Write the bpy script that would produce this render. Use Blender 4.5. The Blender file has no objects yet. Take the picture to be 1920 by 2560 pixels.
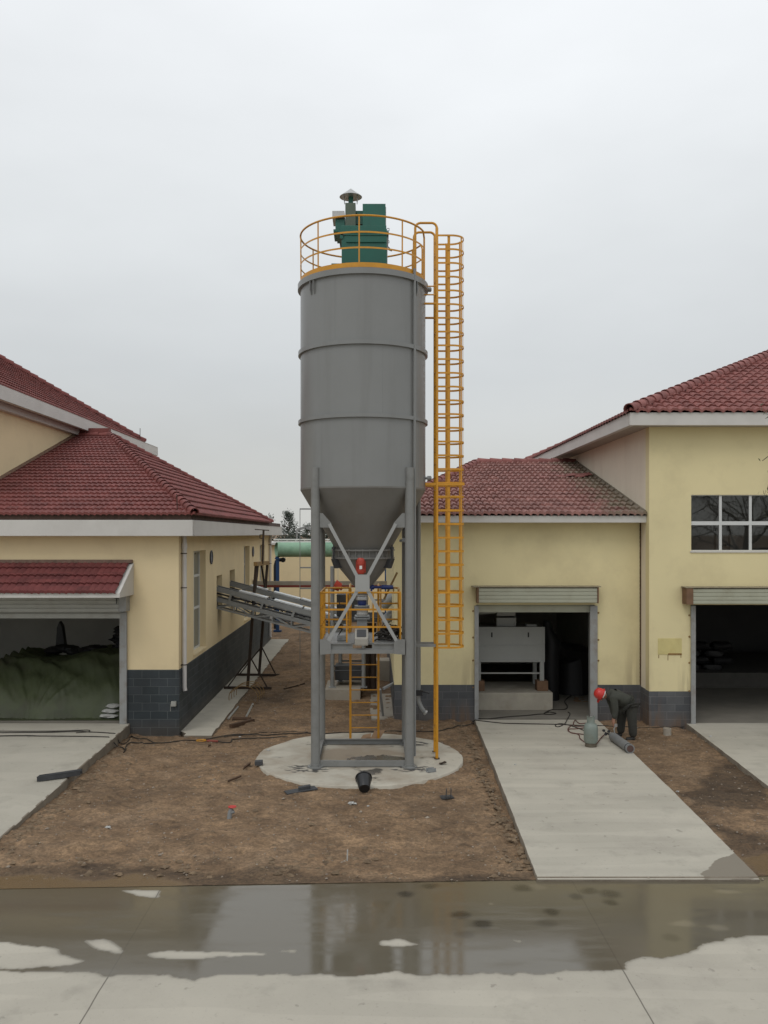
import bpy, bmesh, math, random
import numpy as np
from mathutils import Vector, Matrix
R = math.radians
random.seed(7)
rng = np.random.default_rng(11)
sc = bpy.context.scene
COL = sc.collection

# ------------------------------------------------------------------ camera
EYE = 5.1; FPX = 2150.0; CX = 935.0; CY = 1335.0        # eye height (m), focal length in photo pixels, vanishing point
cam_d = bpy.data.cameras.new('camera'); cam = bpy.data.objects.new('camera', cam_d); COL.objects.link(cam)
cam.location = (0, 0, EYE); cam.rotation_euler = (R(90), 0, 0)
cam_d.sensor_fit = 'HORIZONTAL'; cam_d.sensor_width = 36.0; cam_d.lens = 36.0 * FPX / 1920
cam_d.shift_x = (960 - CX) / 1920; cam_d.shift_y = (CY - 1280) / 1920
cam_d.clip_start = 0.1; cam_d.clip_end = 6000
sc.camera = cam

# ------------------------------------------------------------------ world, sun, exposure
SUN_EL, SUN_AZ = 52, 205          # azimuth the light comes from, clockwise from +Y
w = bpy.data.worlds.new('World'); sc.world = w; w.use_nodes = True
nt = w.node_tree; nt.nodes.clear()
N = nt.nodes.new; L = nt.links.new
out = N('ShaderNodeOutputWorld'); bg = N('ShaderNodeBackground'); bg.inputs['Strength'].default_value = 0.1
sky = N('ShaderNodeTexSky'); sky.sky_type = 'NISHITA'; sky.sun_disc = False
sky.sun_elevation = R(SUN_EL); sky.sun_rotation = R(SUN_AZ)
tc = N('ShaderNodeTexCoord'); sep = N('ShaderNodeSeparateXYZ'); L(tc.outputs['Generated'], sep.inputs[0])
cr = N('ShaderNodeValToRGB'); e = cr.color_ramp.elements
e[0].position = 0.0; e[0].color = (.585, .59, .57, 1)
e[1].position = 1.0; e[1].color = (.93, .95, .97, 1)
for p, c in ((.08, (.585, .59, .575, 1)), (.18, (.62, .64, .645, 1)), (.33, (.75, .775, .785, 1)), (.50, (.885, .91, .93, 1))):
    k = e.new(p); k.color = c
L(sep.outputs['Z'], cr.inputs[0])
mp = N('ShaderNodeMapping'); mp.inputs['Scale'].default_value = (1.2, 1.2, 3.0); mp.inputs['Location'].default_value = (.3, .2, 0)
L(tc.outputs['Generated'], mp.inputs[0])
nz = N('ShaderNodeTexNoise'); nz.inputs['Scale'].default_value = 1.6; nz.inputs['Detail'].default_value = 5; nz.inputs['Roughness'].default_value = .5
L(mp.outputs[0], nz.inputs['Vector'])
mr = N('ShaderNodeMapRange'); mr.inputs[1].default_value = .3; mr.inputs[2].default_value = .7; mr.inputs[3].default_value = 9.0; mr.inputs[4].default_value = 10.5
L(nz.outputs['Fac'], mr.inputs[0])
# the cloud cover is brighter towards the right of the view
mx = N('ShaderNodeMapRange'); mx.inputs[1].default_value = -.6; mx.inputs[2].default_value = .6; mx.inputs[3].default_value = .955; mx.inputs[4].default_value = 1.05
L(sep.outputs['X'], mx.inputs[0])
ml = N('ShaderNodeMath'); ml.operation = 'MULTIPLY'; L(mr.outputs[0], ml.inputs[0]); L(mx.outputs[0], ml.inputs[1])
vs = N('ShaderNodeVectorMath'); vs.operation = 'SCALE'; L(cr.outputs[0], vs.inputs[0]); L(ml.outputs[0], vs.inputs['Scale'])
mix = N('ShaderNodeMix'); mix.data_type = 'RGBA'; mix.inputs[0].default_value = .93
L(sky.outputs[0], mix.inputs[6]); L(vs.outputs[0], mix.inputs[7])
L(mix.outputs[2], bg.inputs['Color']); L(bg.outputs[0], out.inputs[0])
sd = bpy.data.lights.new('sun', 'SUN'); sd.energy = 0.6; sd.angle = R(25); sd.color = (1, .97, .92)
sun = bpy.data.objects.new('sun', sd); COL.objects.link(sun); sun.location = (-6, -10, 30)
dv = Vector((math.sin(R(SUN_AZ)) * math.cos(R(SUN_EL)), math.cos(R(SUN_AZ)) * math.cos(R(SUN_EL)), math.sin(R(SUN_EL))))
sun.rotation_euler = dv.to_track_quat('Z', 'Y').to_euler()
sc.view_settings.view_transform = 'Standard'; sc.view_settings.look = 'None'
sc.view_settings.exposure = 0.12; sc.view_settings.gamma = 1.0
sc.cycles.max_bounces = 6

# ------------------------------------------------------------------ measuring helpers (photo pixel + depth -> metres)
def X(px, Y): return (px - CX) * Y / FPX
def Z(py, Y): return EYE - (py - CY) * Y / FPX
def at(px, py, Y): return (X(px, Y), Y, Z(py, Y))
_tab = rng.random((256, 256))
def vnoise(x, y, s=1.0, o=0):
    x = np.asarray(x, float) * s + 37.1 + o * 17.3; y = np.asarray(y, float) * s + 91.7 + o * 9.1
    xi = np.floor(x).astype(int); yi = np.floor(y).astype(int); fx = x - xi; fy = y - yi
    fx = fx * fx * (3 - 2 * fx); fy = fy * fy * (3 - 2 * fy)
    a = _tab[xi % 256, yi % 256]; b = _tab[(xi + 1) % 256, yi % 256]; c = _tab[xi % 256, (yi + 1) % 256]; d = _tab[(xi + 1) % 256, (yi + 1) % 256]
    return (a * (1 - fx) + b * fx) * (1 - fy) + (c * (1 - fx) + d * fx) * fy - .5
def fbm(x, y, s, n=4, o=0):
    t = 0
    for k in range(n): t = t + vnoise(x, y, s * 2 ** k, o + k) * .5 ** k
    return t

# ------------------------------------------------------------------ mesh builder
class MB:
    def __init__(s): s.v = []; s.f = []
    def add(s, vs, fs):
        o = len(s.v); s.v += [tuple(p) for p in vs]; s.f += [tuple(i + o for i in f) for f in fs]; return s
    def box(s, x0, x1, y0, y1, z0, z1):
        return s.add([(x0,y0,z0),(x1,y0,z0),(x1,y1,z0),(x0,y1,z0),(x0,y0,z1),(x1,y0,z1),(x1,y1,z1),(x0,y1,z1)],
                     [(0,3,2,1),(4,5,6,7),(0,1,5,4),(1,2,6,5),(2,3,7,6),(3,0,4,7)])
    def prism(s, pts, vec):
        n = len(pts); q = [tuple(a + b for a, b in zip(p, vec)) for p in pts]
        return s.add(list(pts) + q, [tuple(range(n))[::-1], tuple(range(n, 2 * n))] + [(i, (i + 1) % n, n + (i + 1) % n, n + i) for i in range(n)])
    def beam(s, p0, p1, wd, ht, up=(0, 0, 1)):
        a = Vector(p0); b = Vector(p1); d = (b - a).normalized(); u = Vector(up)
        if abs(d.dot(u)) > .98: u = Vector((0, 1, 0))
        r = d.cross(u).normalized() * wd / 2; u = r.cross(d).normalized() * ht / 2
        return s.prism([a - r - u, a + r - u, a + r + u, a - r + u], tuple(b - a))
    def tube(s, pts, r, n=8, closed=False, cap=True):
        P = [Vector(p) for p in pts]; m = len(P); rs = r if isinstance(r, (list, tuple)) else [r] * m
        T = []
        for i in range(m):
            a = P[(i - 1) % m] if (closed or i > 0) else P[i]; b = P[(i + 1) % m] if (closed or i < m - 1) else P[i]
            T.append((b - a).normalized())
        u = Vector((0, 0, 1)) if abs(T[0].z) < .9 else Vector((1, 0, 0))
        o = len(s.v)
        for i in range(m):
            r1 = T[i].cross(u).normalized(); u = r1.cross(T[i]).normalized()
            for k in range(n):
                a = 2 * math.pi * k / n; s.v.append(tuple(P[i] + (r1 * math.cos(a) + u * math.sin(a)) * rs[i]))
        for i in range(m if closed else m - 1):
            j = (i + 1) % m
            for k in range(n):
                l = (k + 1) % n; s.f.append((o + i * n + k, o + i * n + l, o + j * n + l, o + j * n + k))
        if cap and not closed:
            s.f.append(tuple(o + k for k in range(n))[::-1]); s.f.append(tuple(o + (m - 1) * n + k for k in range(n)))
        return s
    def cyl(s, p0, p1, r, n=16): return s.tube([p0, p1], r, n)
    def lathe(s, prof, c=(0, 0, 0), n=32, M=None, a0=0, a1=2 * math.pi):
        full = abs(a1 - a0 - 2 * math.pi) < 1e-6; k = n if full else n + 1
        o = len(s.v); C = Vector(c)
        for (r, z) in prof:
            for i in range(k):
                a = a0 + (a1 - a0) * i / n; p = Vector((r * math.cos(a), r * math.sin(a), z))
                if M is not None: p = M @ p
                s.v.append(tuple(p + C))
        for j in range(len(prof) - 1):
            for i in range(n):
                l = (i + 1) % k; s.f.append((o + j * k + i, o + j * k + l, o + (j + 1) * k + l, o + (j + 1) * k + i))
        if full:
            if prof[0][0] > 1e-4: s.f.append(tuple(o + i for i in range(k))[::-1])
            if prof[-1][0] > 1e-4: s.f.append(tuple(o + (len(prof) - 1) * k + i for i in range(k)))
        return s
ROOT = {}
def build(name, mb, m, parent=None, smooth=True, bevel=0, ang=35, recalc=True):
    me = bpy.data.meshes.new(name)
    v = np.array(mb.v, float)
    if parent is not None: v = v - np.array(ROOT[parent.name])
    me.from_pydata([tuple(p) for p in v], [], mb.f)
    if recalc or bevel:
        bm = bmesh.new(); bm.from_mesh(me)
        if recalc:
            bmesh.ops.remove_doubles(bm, verts=bm.verts, dist=1e-5)
            bmesh.ops.recalc_face_normals(bm, faces=bm.faces)
        if bevel:
            ed = [x for x in bm.edges if len(x.link_faces) == 2 and x.calc_face_angle(0) > .6]
            bmesh.ops.bevel(bm, geom=ed, offset=bevel, segments=2, affect='EDGES', profile=.7)
        bm.to_mesh(me); bm.free()
    if smooth:
        me.polygons.foreach_set('use_smooth', [True] * len(me.polygons)); me.set_sharp_from_angle(angle=R(ang))
    for k in (m if isinstance(m, (list, tuple)) else [m]): me.materials.append(k)
    o = bpy.data.objects.new(name, me); COL.objects.link(o)
    if parent is not None: o.parent = parent; ROOT[o.name] = ROOT[parent.name]
    else: ROOT[o.name] = (0, 0, 0)
    return o
def build_split(name, mb, m, parent=None, **k):      # every loose piece becomes an object of its own
    key = {}; par = []
    def find(i):
        while par[i] != i: par[i] = par[par[i]]; i = par[i]
        return i
    ids = []
    for p in mb.v:
        q = tuple(round(c, 4) for c in p)
        if q not in key: key[q] = len(par); par.append(len(par))
        ids.append(key[q])
    for f in mb.f:
        for i in f[1:]: par[find(ids[f[0]])] = find(ids[i])
    grp = {}
    for f in mb.f: grp.setdefault(find(ids[f[0]]), []).append(f)
    out = []
    for fs in grp.values():
        used = sorted({i for f in fs for i in f}); mp_ = {i: j for j, i in enumerate(used)}; b = MB(); b.v = [mb.v[i] for i in used]; b.f = [tuple(mp_[i] for i in f) for f in fs]
        out.append(build(name, b, m, parent, **k))
    return out[0]
def tag(o, label, cat, group=None, kind=None):
    if label: o['label'] = label
    if cat: o['category'] = cat
    if group: o['group'] = group
    if kind: o['kind'] = kind
    return o
def thing(name, loc, label, cat, group=None):
    o = bpy.data.objects.new(name, None); COL.objects.link(o); o.location = loc; o.empty_display_size = .2
    ROOT[o.name] = tuple(loc); return tag(o, label, cat, group)
def solo(name, mb, m, label, cat, group=None, **k):       # a thing that is one mesh: origin moved to its base
    v = np.array(mb.v); c = (v[:, 0].mean(), v[:, 1].mean(), v[:, 2].min())
    mb.v = [tuple(p) for p in v - np.array(c)]
    o = build(name, mb, m, None, **k); o.location = c; ROOT[o.name] = c
    return tag(o, label, cat, group)
def struct(name, mb, m, **k): return tag(build(name, mb, m, None, **k), None, None, None, 'structure')
def dup(o, parent, loc=None):
    c = o.copy(); COL.objects.link(c); c.parent = parent
    if loc is not None: c.location = loc
    ROOT[c.name] = ROOT[parent.name]
    return c

# ------------------------------------------------------------------ materials
def mat(name, col, rough=.6, metal=0, var=.12, vs=3.0, bump=.0, bs=40., dirt=None, dirt_amt=.0, ds=1.5, streak=False, col2=None, spec=.5):
    m = bpy.data.materials.new(name); m.use_nodes = True; t = m.node_tree; n = t.nodes; l = t.links
    b = n['Principled BSDF']; b.inputs['Roughness'].default_value = rough; b.inputs['Metallic'].default_value = metal
    b.inputs['Specular IOR Level'].default_value = spec
    g = n.new('ShaderNodeNewGeometry')
    nz = n.new('ShaderNodeTexNoise'); nz.inputs['Scale'].default_value = vs; nz.inputs['Detail'].default_value = 6; nz.inputs['Roughness'].default_value = .6
    l.new(g.outputs['Position'], nz.inputs['Vector'])
    r = n.new('ShaderNodeValToRGB'); r.color_ramp.elements[0].position = .3; r.color_ramp.elements[1].position = .7
    c2 = col2 or tuple(min(1, c * (1 + var)) for c in col)
    r.color_ramp.elements[0].color = tuple(c * (1 - var) for c in col) + (1,); r.color_ramp.elements[1].color = tuple(c2) + (1,)
    l.new(nz.outputs['Fac'], r.inputs[0]); cur = r.outputs[0]
    if dirt:
        n2 = n.new('ShaderNodeTexNoise'); n2.inputs['Scale'].default_value = ds; n2.inputs['Detail'].default_value = 8; n2.inputs['Roughness'].default_value = .65
        if streak:
            mpn = n.new('ShaderNodeMapping'); mpn.inputs['Scale'].default_value = (3, 3, .25); l.new(g.outputs['Position'], mpn.inputs[0]); l.new(mpn.outputs[0], n2.inputs['Vector'])
        else:
            ad = n.new('ShaderNodeVectorMath'); ad.operation = 'ADD'; ad.inputs[1].default_value = (31, 17, 5); l.new(g.outputs['Position'], ad.inputs[0]); l.new(ad.outputs[0], n2.inputs['Vector'])
        mr = n.new('ShaderNodeMapRange'); mr.inputs[1].default_value = .5; mr.inputs[2].default_value = .72; mr.inputs[4].default_value = dirt_amt
        l.new(n2.outputs['Fac'], mr.inputs[0])
        mx = n.new('ShaderNodeMix'); mx.data_type = 'RGBA'; l.new(mr.outputs[0], mx.inputs[0]); l.new(cur, mx.inputs[6]); mx.inputs[7].default_value = tuple(dirt) + (1,)
        cur = mx.outputs[2]
    l.new(cur, b.inputs['Base Color'])
    # roughness wobble
    mr2 = n.new('ShaderNodeMapRange'); mr2.inputs[3].default_value = max(.02, rough - .08); mr2.inputs[4].default_value = min(1, rough + .08)
    l.new(nz.outputs['Fac'], mr2.inputs[0]); l.new(mr2.outputs[0], b.inputs['Roughness'])
    if bump:
        n3 = n.new('ShaderNodeTexNoise'); n3.inputs['Scale'].default_value = bs; n3.inputs['Detail'].default_value = 5
        l.new(g.outputs['Position'], n3.inputs['Vector'])
        bn = n.new('ShaderNodeBump'); bn.inputs['Strength'].default_value = bump; bn.inputs['Distance'].default_value = .02
        l.new(n3.outputs['Fac'], bn.inputs['Height']); l.new(bn.outputs[0], b.inputs['Normal'])
    m['cur'] = cur.node.name
    return m
def pnodes(m): t = m.node_tree; return t.nodes, t.links, t.nodes['Principled BSDF']

M = {}
M['grey'] = mat('silo_grey_paint', (.205, .210, .206), .34, 0, .05, .8, .02, 60, (.15, .15, .142), .35, .9, True)
M['grey_leg'] = mat('leg_grey_paint', (.20, .202, .194), .45, 0, .06, 1.2, .03, 60, (.12, .12, .11), .55, 3.0)
M['brace'] = mat('brace_grey_paint', (.31, .315, .305), .45, 0, .05, 2)
M['cone'] = mat('cone_grey_paint', (.165, .16, .148), .5, 0, .08, 1.2, .02, 60, (.12, .105, .08), .5, 1.5)
M['yellow'] = mat('yellow_paint', (.57, .262, .015), .42, 0, .10, 4, 0, 40, (.20, .10, .03), .35, 4)
M['green'] = mat('green_paint', (.008, .105, .076), .4, 0, .08, 2, 0, 40, (.02, .09, .07), .5, 3)
M['olive'] = mat('fan_olive_paint', (.075, .105, .075), .45, 0, .1, 3)
M['zinc'] = mat('zinc_sheet', (.42, .42, .41), .35, .55, .12, 8)
M['red'] = mat('vibrator_red', (.42, .05, .03), .45, 0, .08, 6)
M['white'] = mat('label_white', (.75, .75, .72), .5)
M['blue'] = mat('valve_blue', (.012, .03, .15), .45)
M['dark'] = mat('black_rubber', (.015, .015, .017), .6)
M['cream'] = mat('cream_plaster', (.735, .605, .375), .9, 0, .04, .7, .06, 90, (.57, .46, .29), .4, .8)
M['cream_r'] = mat('pale_yellow_plaster', (.71, .622, .365), .9, 0, .04, .7, .06, 90, (.53, .45, .26), .45, .8)
M['pink'] = mat('pinkish_undercoat', (.72, .645, .52), .92, 0, .05, .8, .05, 90, (.60, .49, .38), .4, .6, True)
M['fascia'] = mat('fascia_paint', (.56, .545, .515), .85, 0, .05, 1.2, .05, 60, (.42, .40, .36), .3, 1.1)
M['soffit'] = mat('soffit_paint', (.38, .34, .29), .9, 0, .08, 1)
M['shutter'] = mat('shutter_grey', (.34, .345, .32), .5, 0, .05, 2, 0, 40, (.22, .21, .17), .4, 2)
M['shutter_r'] = mat('shutter_green_grey', (.36, .365, .285), .5, 0, .05, 2, 0, 40, (.25, .23, .15), .4, 2)
M['jamb'] = mat('jamb_grey', (.27, .275, .27), .5, 0, .06, 4, 0, 40, (.14, .09, .05), .5, 3)
M['rustplate'] = mat('rusty_end_plate', (.16, .09, .05), .8, 0, .2, 6)
M['room'] = mat('room_wall', (.46, .46, .43), .95, 0, .08, 1)
M['roomdark'] = mat('darkened_room_wall', (.10, .10, .10), .95, 0, .1, 1)  # wall colour darkened so the right rooms read as unlit
M['floor'] = mat('room_floor', (.19, .175, .145), .85, 0, .15, 1.5, .1, 30)
M['concrete'] = mat('pale_concrete', (.43, .402, .335), .85, 0, .07, .55, .12, 70, (.32, .295, .24), .65, .7)
M['concrete_old'] = mat('worn_concrete', (.32, .29, .24), .9, 0, .12, 1.2, .2, 40, (.2, .15, .1), .6, 1.2)
M['steel_grey'] = mat('conveyor_grey_paint', (.24, .25, .25), .45, 0, .08, 2, 0, 40, (.16, .16, .15), .5, 2)
M['cover'] = mat('conveyor_cover_sheet', (.55, .57, .58), .4, .2, .08, 3)
M['rust'] = mat('rusty_steel', (.035, .022, .014), .75, 0, .25, 5, .1, 60, (.06, .03, .015), .6, 4)
M['rust_bar'] = mat('ochre_rusty_beam', (.24, .145, .05), .75, 0, .2, 5)
M['pipe_red'] = mat('oxide_red_pipe', (.22, .045, .03), .6, 0, .1, 3)
M['pipe_green'] = mat('green_duct_paint', (.24, .40, .28), .55, 0, .15, .9, 0, 40, (.09, .21, .13), .85, .7)
M['post_blue'] = mat('blue_post_paint', (.015, .055, .15), .5, 0, .1, 2)
M['wood'] = mat('old_wood', (.07, .038, .02), .85, 0, .25, 8, .2, 50)
M['wood_grey'] = mat('dark_grey_steel', (.045, .047, .05), .6, 0, .2, 5)
M['card'] = mat('cardboard', (.30, .19, .11), .9, 0, .12, 5)
M['bottle'] = mat('lpg_bottle_paint', (.19, .225, .20), .5, 0, .08, 4, 0, 40, (.14, .12, .08), .5, 4)
M['cylinder'] = mat('oxygen_cylinder_paint', (.19, .195, .195), .5, 0, .12, 4, 0, 40, (.14, .12, .09), .5, 4)
M['helmet'] = mat('helmet_red', (.50, .03, .025), .35)
M['skin'] = mat('skin', (.30, .15, .095), .55, 0, .06, 20)
M['jacket'] = mat('jacket_cloth', (.048, .05, .04), .95, 0, .15, 12, .3, 120)
M['trousers'] = mat('trouser_cloth', (.038, .038, .032), .95, 0, .15, 12, .3, 120)
M['boot'] = mat('boot_leather', (.02, .018, .015), .7)
M['plastic_pipe'] = mat('white_plastic_pipe', (.60, .58, .565), .45, 0, .05, 2)
M['frame'] = mat('window_frame_white', (.58, .59, .585), .4, 0, .03, 3)
M['tarp'] = mat('green_tarpaulin', (.050, .062, .026), .6, 0, .25, 1.2, .15, 14, (.045, .042, .028), .8, .9)
M['sack'] = mat('white_woven_sack', (.42, .42, .40), .8, 0, .1, 5)
M['liner'] = mat('black_liner', (.012, .012, .013), .6)  # plain black; also blackens the duct disc and the garage sacks
M['machine'] = mat('machine_grey_paint', (.33, .335, .315), .5, 0, .05, 2)
M['cable'] = mat('black_cable', (.022, .018, .014), .7)
M['hose_red'] = mat('red_hose', (.10, .03, .022), .7)
M['box_grey'] = mat('junction_box', (.35, .35, .32), .5)
M['plate_y'] = mat('yellowed_cover_plate', (.58, .50, .22), .7, 0, .05, 4, 0, 40, (.45, .34, .12), .5, 5)
M['bark'] = mat('bark', (.06, .045, .03), .9, 0, .2, 8, .4, 30)
def leafmat(name, a, b_):
    m = mat(name, a, .6, 0, .2, 1.5, col2=b_); n, l, b = pnodes(m)
    b.inputs['Subsurface Weight'].default_value = 0
    return m
M['leaf'] = leafmat('willow_leaf', (.03, .045, .02), (.075, .095, .04))
M['leaf_far'] = leafmat('juniper_leaf', (.025, .04, .028), (.065, .085, .06))

M['frosted'] = mat('frosted_pane', (.20, .205, .175), .3, 0, .12, 2.5)
def glassmat(name, col=(.02, .022, .024), tr=.55):
    m = bpy.data.materials.new(name); m.use_nodes = True; n, l, b = pnodes(m)
    o = n['Material Output']; gl = n.new('ShaderNodeBsdfGlossy'); gl.inputs['Roughness'].default_value = .02; gl.inputs['Color'].default_value = (.9, .92, .92, 1)
    tp = n.new('ShaderNodeBsdfTransparent'); tp.inputs['Color'].default_value = (tr, tr, tr, 1)
    fr = n.new('ShaderNodeFresnel'); fr.inputs['IOR'].default_value = 1.5
    ad = n.new('ShaderNodeMath'); ad.operation = 'MULTIPLY_ADD'; ad.inputs[1].default_value = 1.3; ad.inputs[2].default_value = .03; l.new(fr.outputs[0], ad.inputs[0])
    mx = n.new('ShaderNodeMixShader'); l.new(ad.outputs[0], mx.inputs[0]); l.new(tp.outputs[0], mx.inputs[1]); l.new(gl.outputs[0], mx.inputs[2]); l.new(mx.outputs[0], o.inputs['Surface'])
    return m
M['glass'] = glassmat('window_glass')
M['glass_grey'] = glassmat('grey_window_glass', tr=.16)

def blockmat(name, c1, c2, mortar, bw, rh, zoff):
    m = bpy.data.materials.new(name); m.use_nodes = True; n, l, b = pnodes(m); b.inputs['Roughness'].default_value = .75
    g = n.new('ShaderNodeNewGeometry'); s = n.new('ShaderNodeSeparateXYZ'); l.new(g.outputs['Position'], s.inputs[0])
    ad = n.new('ShaderNodeMath'); ad.operation = 'ADD'; l.new(s.outputs['X'], ad.inputs[0]); l.new(s.outputs['Y'], ad.inputs[1])
    az = n.new('ShaderNodeMath'); az.operation = 'ADD'; l.new(s.outputs['Z'], az.inputs[0]); az.inputs[1].default_value = zoff
    c = n.new('ShaderNodeCombineXYZ'); l.new(ad.outputs[0], c.inputs[0]); l.new(az.outputs[0], c.inputs[1])
    nz = n.new('ShaderNodeTexNoise'); nz.inputs['Scale'].default_value = 6; nz.inputs['Detail'].default_value = 6; l.new(g.outputs['Position'], nz.inputs['Vector'])
    wv = n.new('ShaderNodeVectorMath'); wv.operation = 'MULTIPLY_ADD'; wv.inputs[1].default_value = (.012, .012, 0); l.new(nz.outputs['Color'], wv.inputs[0]); l.new(c.outputs[0], wv.inputs[2])
    br = n.new('ShaderNodeTexBrick'); br.inputs['Scale'].default_value = 1; br.inputs['Brick Width'].default_value = bw; br.inputs['Row Height'].default_value = rh
    br.inputs['Mortar Size'].default_value = .006; br.inputs['Mortar Smooth'].default_value = .3
    br.inputs['Color1'].default_value = c1 + (1,); br.inputs['Color2'].default_value = c2 + (1,); br.inputs['Mortar'].default_value = mortar + (1,)
    l.new(wv.outputs[0], br.inputs['Vector'])
    n2 = n.new('ShaderNodeTexNoise'); n2.inputs['Scale'].default_value = 1.3; n2.inputs['Detail'].default_value = 8; l.new(g.outputs['Position'], n2.inputs['Vector'])
    mr = n.new('ShaderNodeMapRange'); mr.inputs[1].default_value = .35; mr.inputs[2].default_value = .75; mr.inputs[3].default_value = .75; mr.inputs[4].default_value = 1.35; l.new(n2.outputs['Fac'], mr.inputs[0])
    v = n.new('ShaderNodeVectorMath'); v.operation = 'SCALE'; l.new(br.outputs['Color'], v.inputs[0]); l.new(mr.outputs[0], v.inputs['Scale'])
    # splashed earth close to the ground
    mz = n.new('ShaderNodeMapRange'); mz.inputs[1].default_value = .45; mz.inputs[2].default_value = .0; mz.inputs[4].default_value = .5; l.new(s.outputs['Z'], mz.inputs[0])
    mm = n.new('ShaderNodeMath'); mm.operation = 'MULTIPLY'; l.new(mz.outputs[0], mm.inputs[0]); l.new(n2.outputs['Fac'], mm.inputs[1])
    mx = n.new('ShaderNodeMix'); mx.data_type = 'RGBA'; l.new(mm.outputs[0], mx.inputs[0]); l.new(v.outputs[0], mx.inputs[6]); mx.inputs[7].default_value = (.16, .11, .07, 1)
    l.new(mx.outputs[2], b.inputs['Base Color'])
    bp = n.new('ShaderNodeBump'); bp.inputs['Strength'].default_value = .5; bp.inputs['Distance'].default_value = .01; bp.invert = True
    l.new(br.outputs['Fac'], bp.inputs['Height']); l.new(bp.outputs[0], b.inputs['Normal'])
    return m
M['block'] = blockmat('slate_blue_blocks', (.022, .030, .034), (.036, .044, .050), (.085, .098, .10), .43, .207, 0)
M['block_r'] = blockmat('faded_grey_blocks', (.062, .066, .072), (.085, .088, .092), (.14, .14, .14), .43, .2, 0)

def stain(m, spots, col, amt):      # dirt runs at given places: (axis, centre, half width, z from, z to, (other axis limits))
    n, l, b = pnodes(m); cur = b.inputs['Base Color'].links[0].from_socket; g = n.new('ShaderNodeNewGeometry'); s = n.new('ShaderNodeSeparateXYZ'); l.new(g.outputs['Position'], s.inputs[0])
    mpn = n.new('ShaderNodeMapping'); mpn.inputs['Scale'].default_value = (9, 9, .9); l.new(g.outputs['Position'], mpn.inputs[0])
    nz = n.new('ShaderNodeTexNoise'); nz.inputs['Scale'].default_value = 1; nz.inputs['Detail'].default_value = 6; l.new(mpn.outputs[0], nz.inputs['Vector'])
    def mrn(src, a, c, o0=0, o1=1): k = n.new('ShaderNodeMapRange'); k.interpolation_type = 'SMOOTHSTEP'; k.inputs[1].default_value = a; k.inputs[2].default_value = c; k.inputs[3].default_value = o0; k.inputs[4].default_value = o1; l.new(src, k.inputs[0]); return k.outputs[0]
    def op(o_, a, c): k = n.new('ShaderNodeMath'); k.operation = o_; l.new(a, k.inputs[0]); (l.new(c, k.inputs[1]) if not isinstance(c, float) else setattr(k.inputs[1], 'default_value', c)); return k.outputs[0]
    tot = None
    for (ax, c, hw, z0, z1) in spots:
        d = op('ABSOLUTE', op('SUBTRACT', s.outputs[ax], float(c)), 0.0); f = op('MULTIPLY', mrn(d, hw * .35, hw, 1, 0), mrn(s.outputs['Z'], z0, z1)); f = op('MULTIPLY', f, mrn(nz.outputs['Fac'], .35, .6)); f = op('MULTIPLY', f, mrn(s.outputs['Z'], z1, z1 + .12, 1, 0)) if z1 > z0 else f; tot = f if tot is None else op('MAXIMUM', tot, f)
    x = n.new('ShaderNodeMix'); x.data_type = 'RGBA'; l.new(op('MULTIPLY', tot, float(amt)), x.inputs[0]); l.new(cur, x.inputs[6]); x.inputs[7].default_value = col + (1,); l.new(x.outputs[2], b.inputs['Base Color'])
stain(M['cream'], [('Y', 27.55, .55, 1.75, 2.75), ('Y', 30.05, .55, 1.9, 2.85)], (.12, .105, .08), .85)
stain(M['block_r'], [('X', 7.15, .7, 1.0, .1), ('X', 2.3, .5, .7, 0), ('X', 8.1, .35, .45, -.05)], (.15, .095, .06), .75)
stain(M['cream_r'], [('X', 7.1, .35, 2.6, .9), ('X', 8.25, .25, 1.9, .95), ('X', 2.6, .3, 2.2, .95)], (.30, .24, .15), .45)
def weather(m):         # trowel bands, scuffs and small dark spots on concrete
    n, l, b = pnodes(m); cur = b.inputs['Base Color'].links[0].from_socket; g = n.new('ShaderNodeNewGeometry')
    def layer(scale, mscale, detail, a, c, lo, cur):
        mpn = n.new('ShaderNodeMapping'); mpn.inputs['Scale'].default_value = mscale; l.new(g.outputs['Position'], mpn.inputs[0])
        nz = n.new('ShaderNodeTexNoise'); nz.inputs['Scale'].default_value = scale; nz.inputs['Detail'].default_value = detail; nz.inputs['Roughness'].default_value = .6; l.new(mpn.outputs[0], nz.inputs['Vector'])
        k = n.new('ShaderNodeMapRange'); k.inputs[1].default_value = a; k.inputs[2].default_value = c; k.inputs[3].default_value = 1; k.inputs[4].default_value = lo; l.new(nz.outputs['Fac'], k.inputs[0])
        v = n.new('ShaderNodeVectorMath'); v.operation = 'SCALE'; l.new(cur, v.inputs[0]); l.new(k.outputs[0], v.inputs['Scale']); return v.outputs[0]
    cur = layer(5.0, (1, 1, 1), 3, .66, .72, .72, cur); cur = layer(1.6, (1, 1, 1), 8, .56, .70, .86, cur); cur = layer(22, (1, 1, 1), 3, .60, .75, .84, cur); cur = layer(1.0, (.22, 2.2, 1), 1, .50, .515, .945, cur)
    l.new(cur, b.inputs['Base Color'])
weather(M['concrete'])
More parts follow.
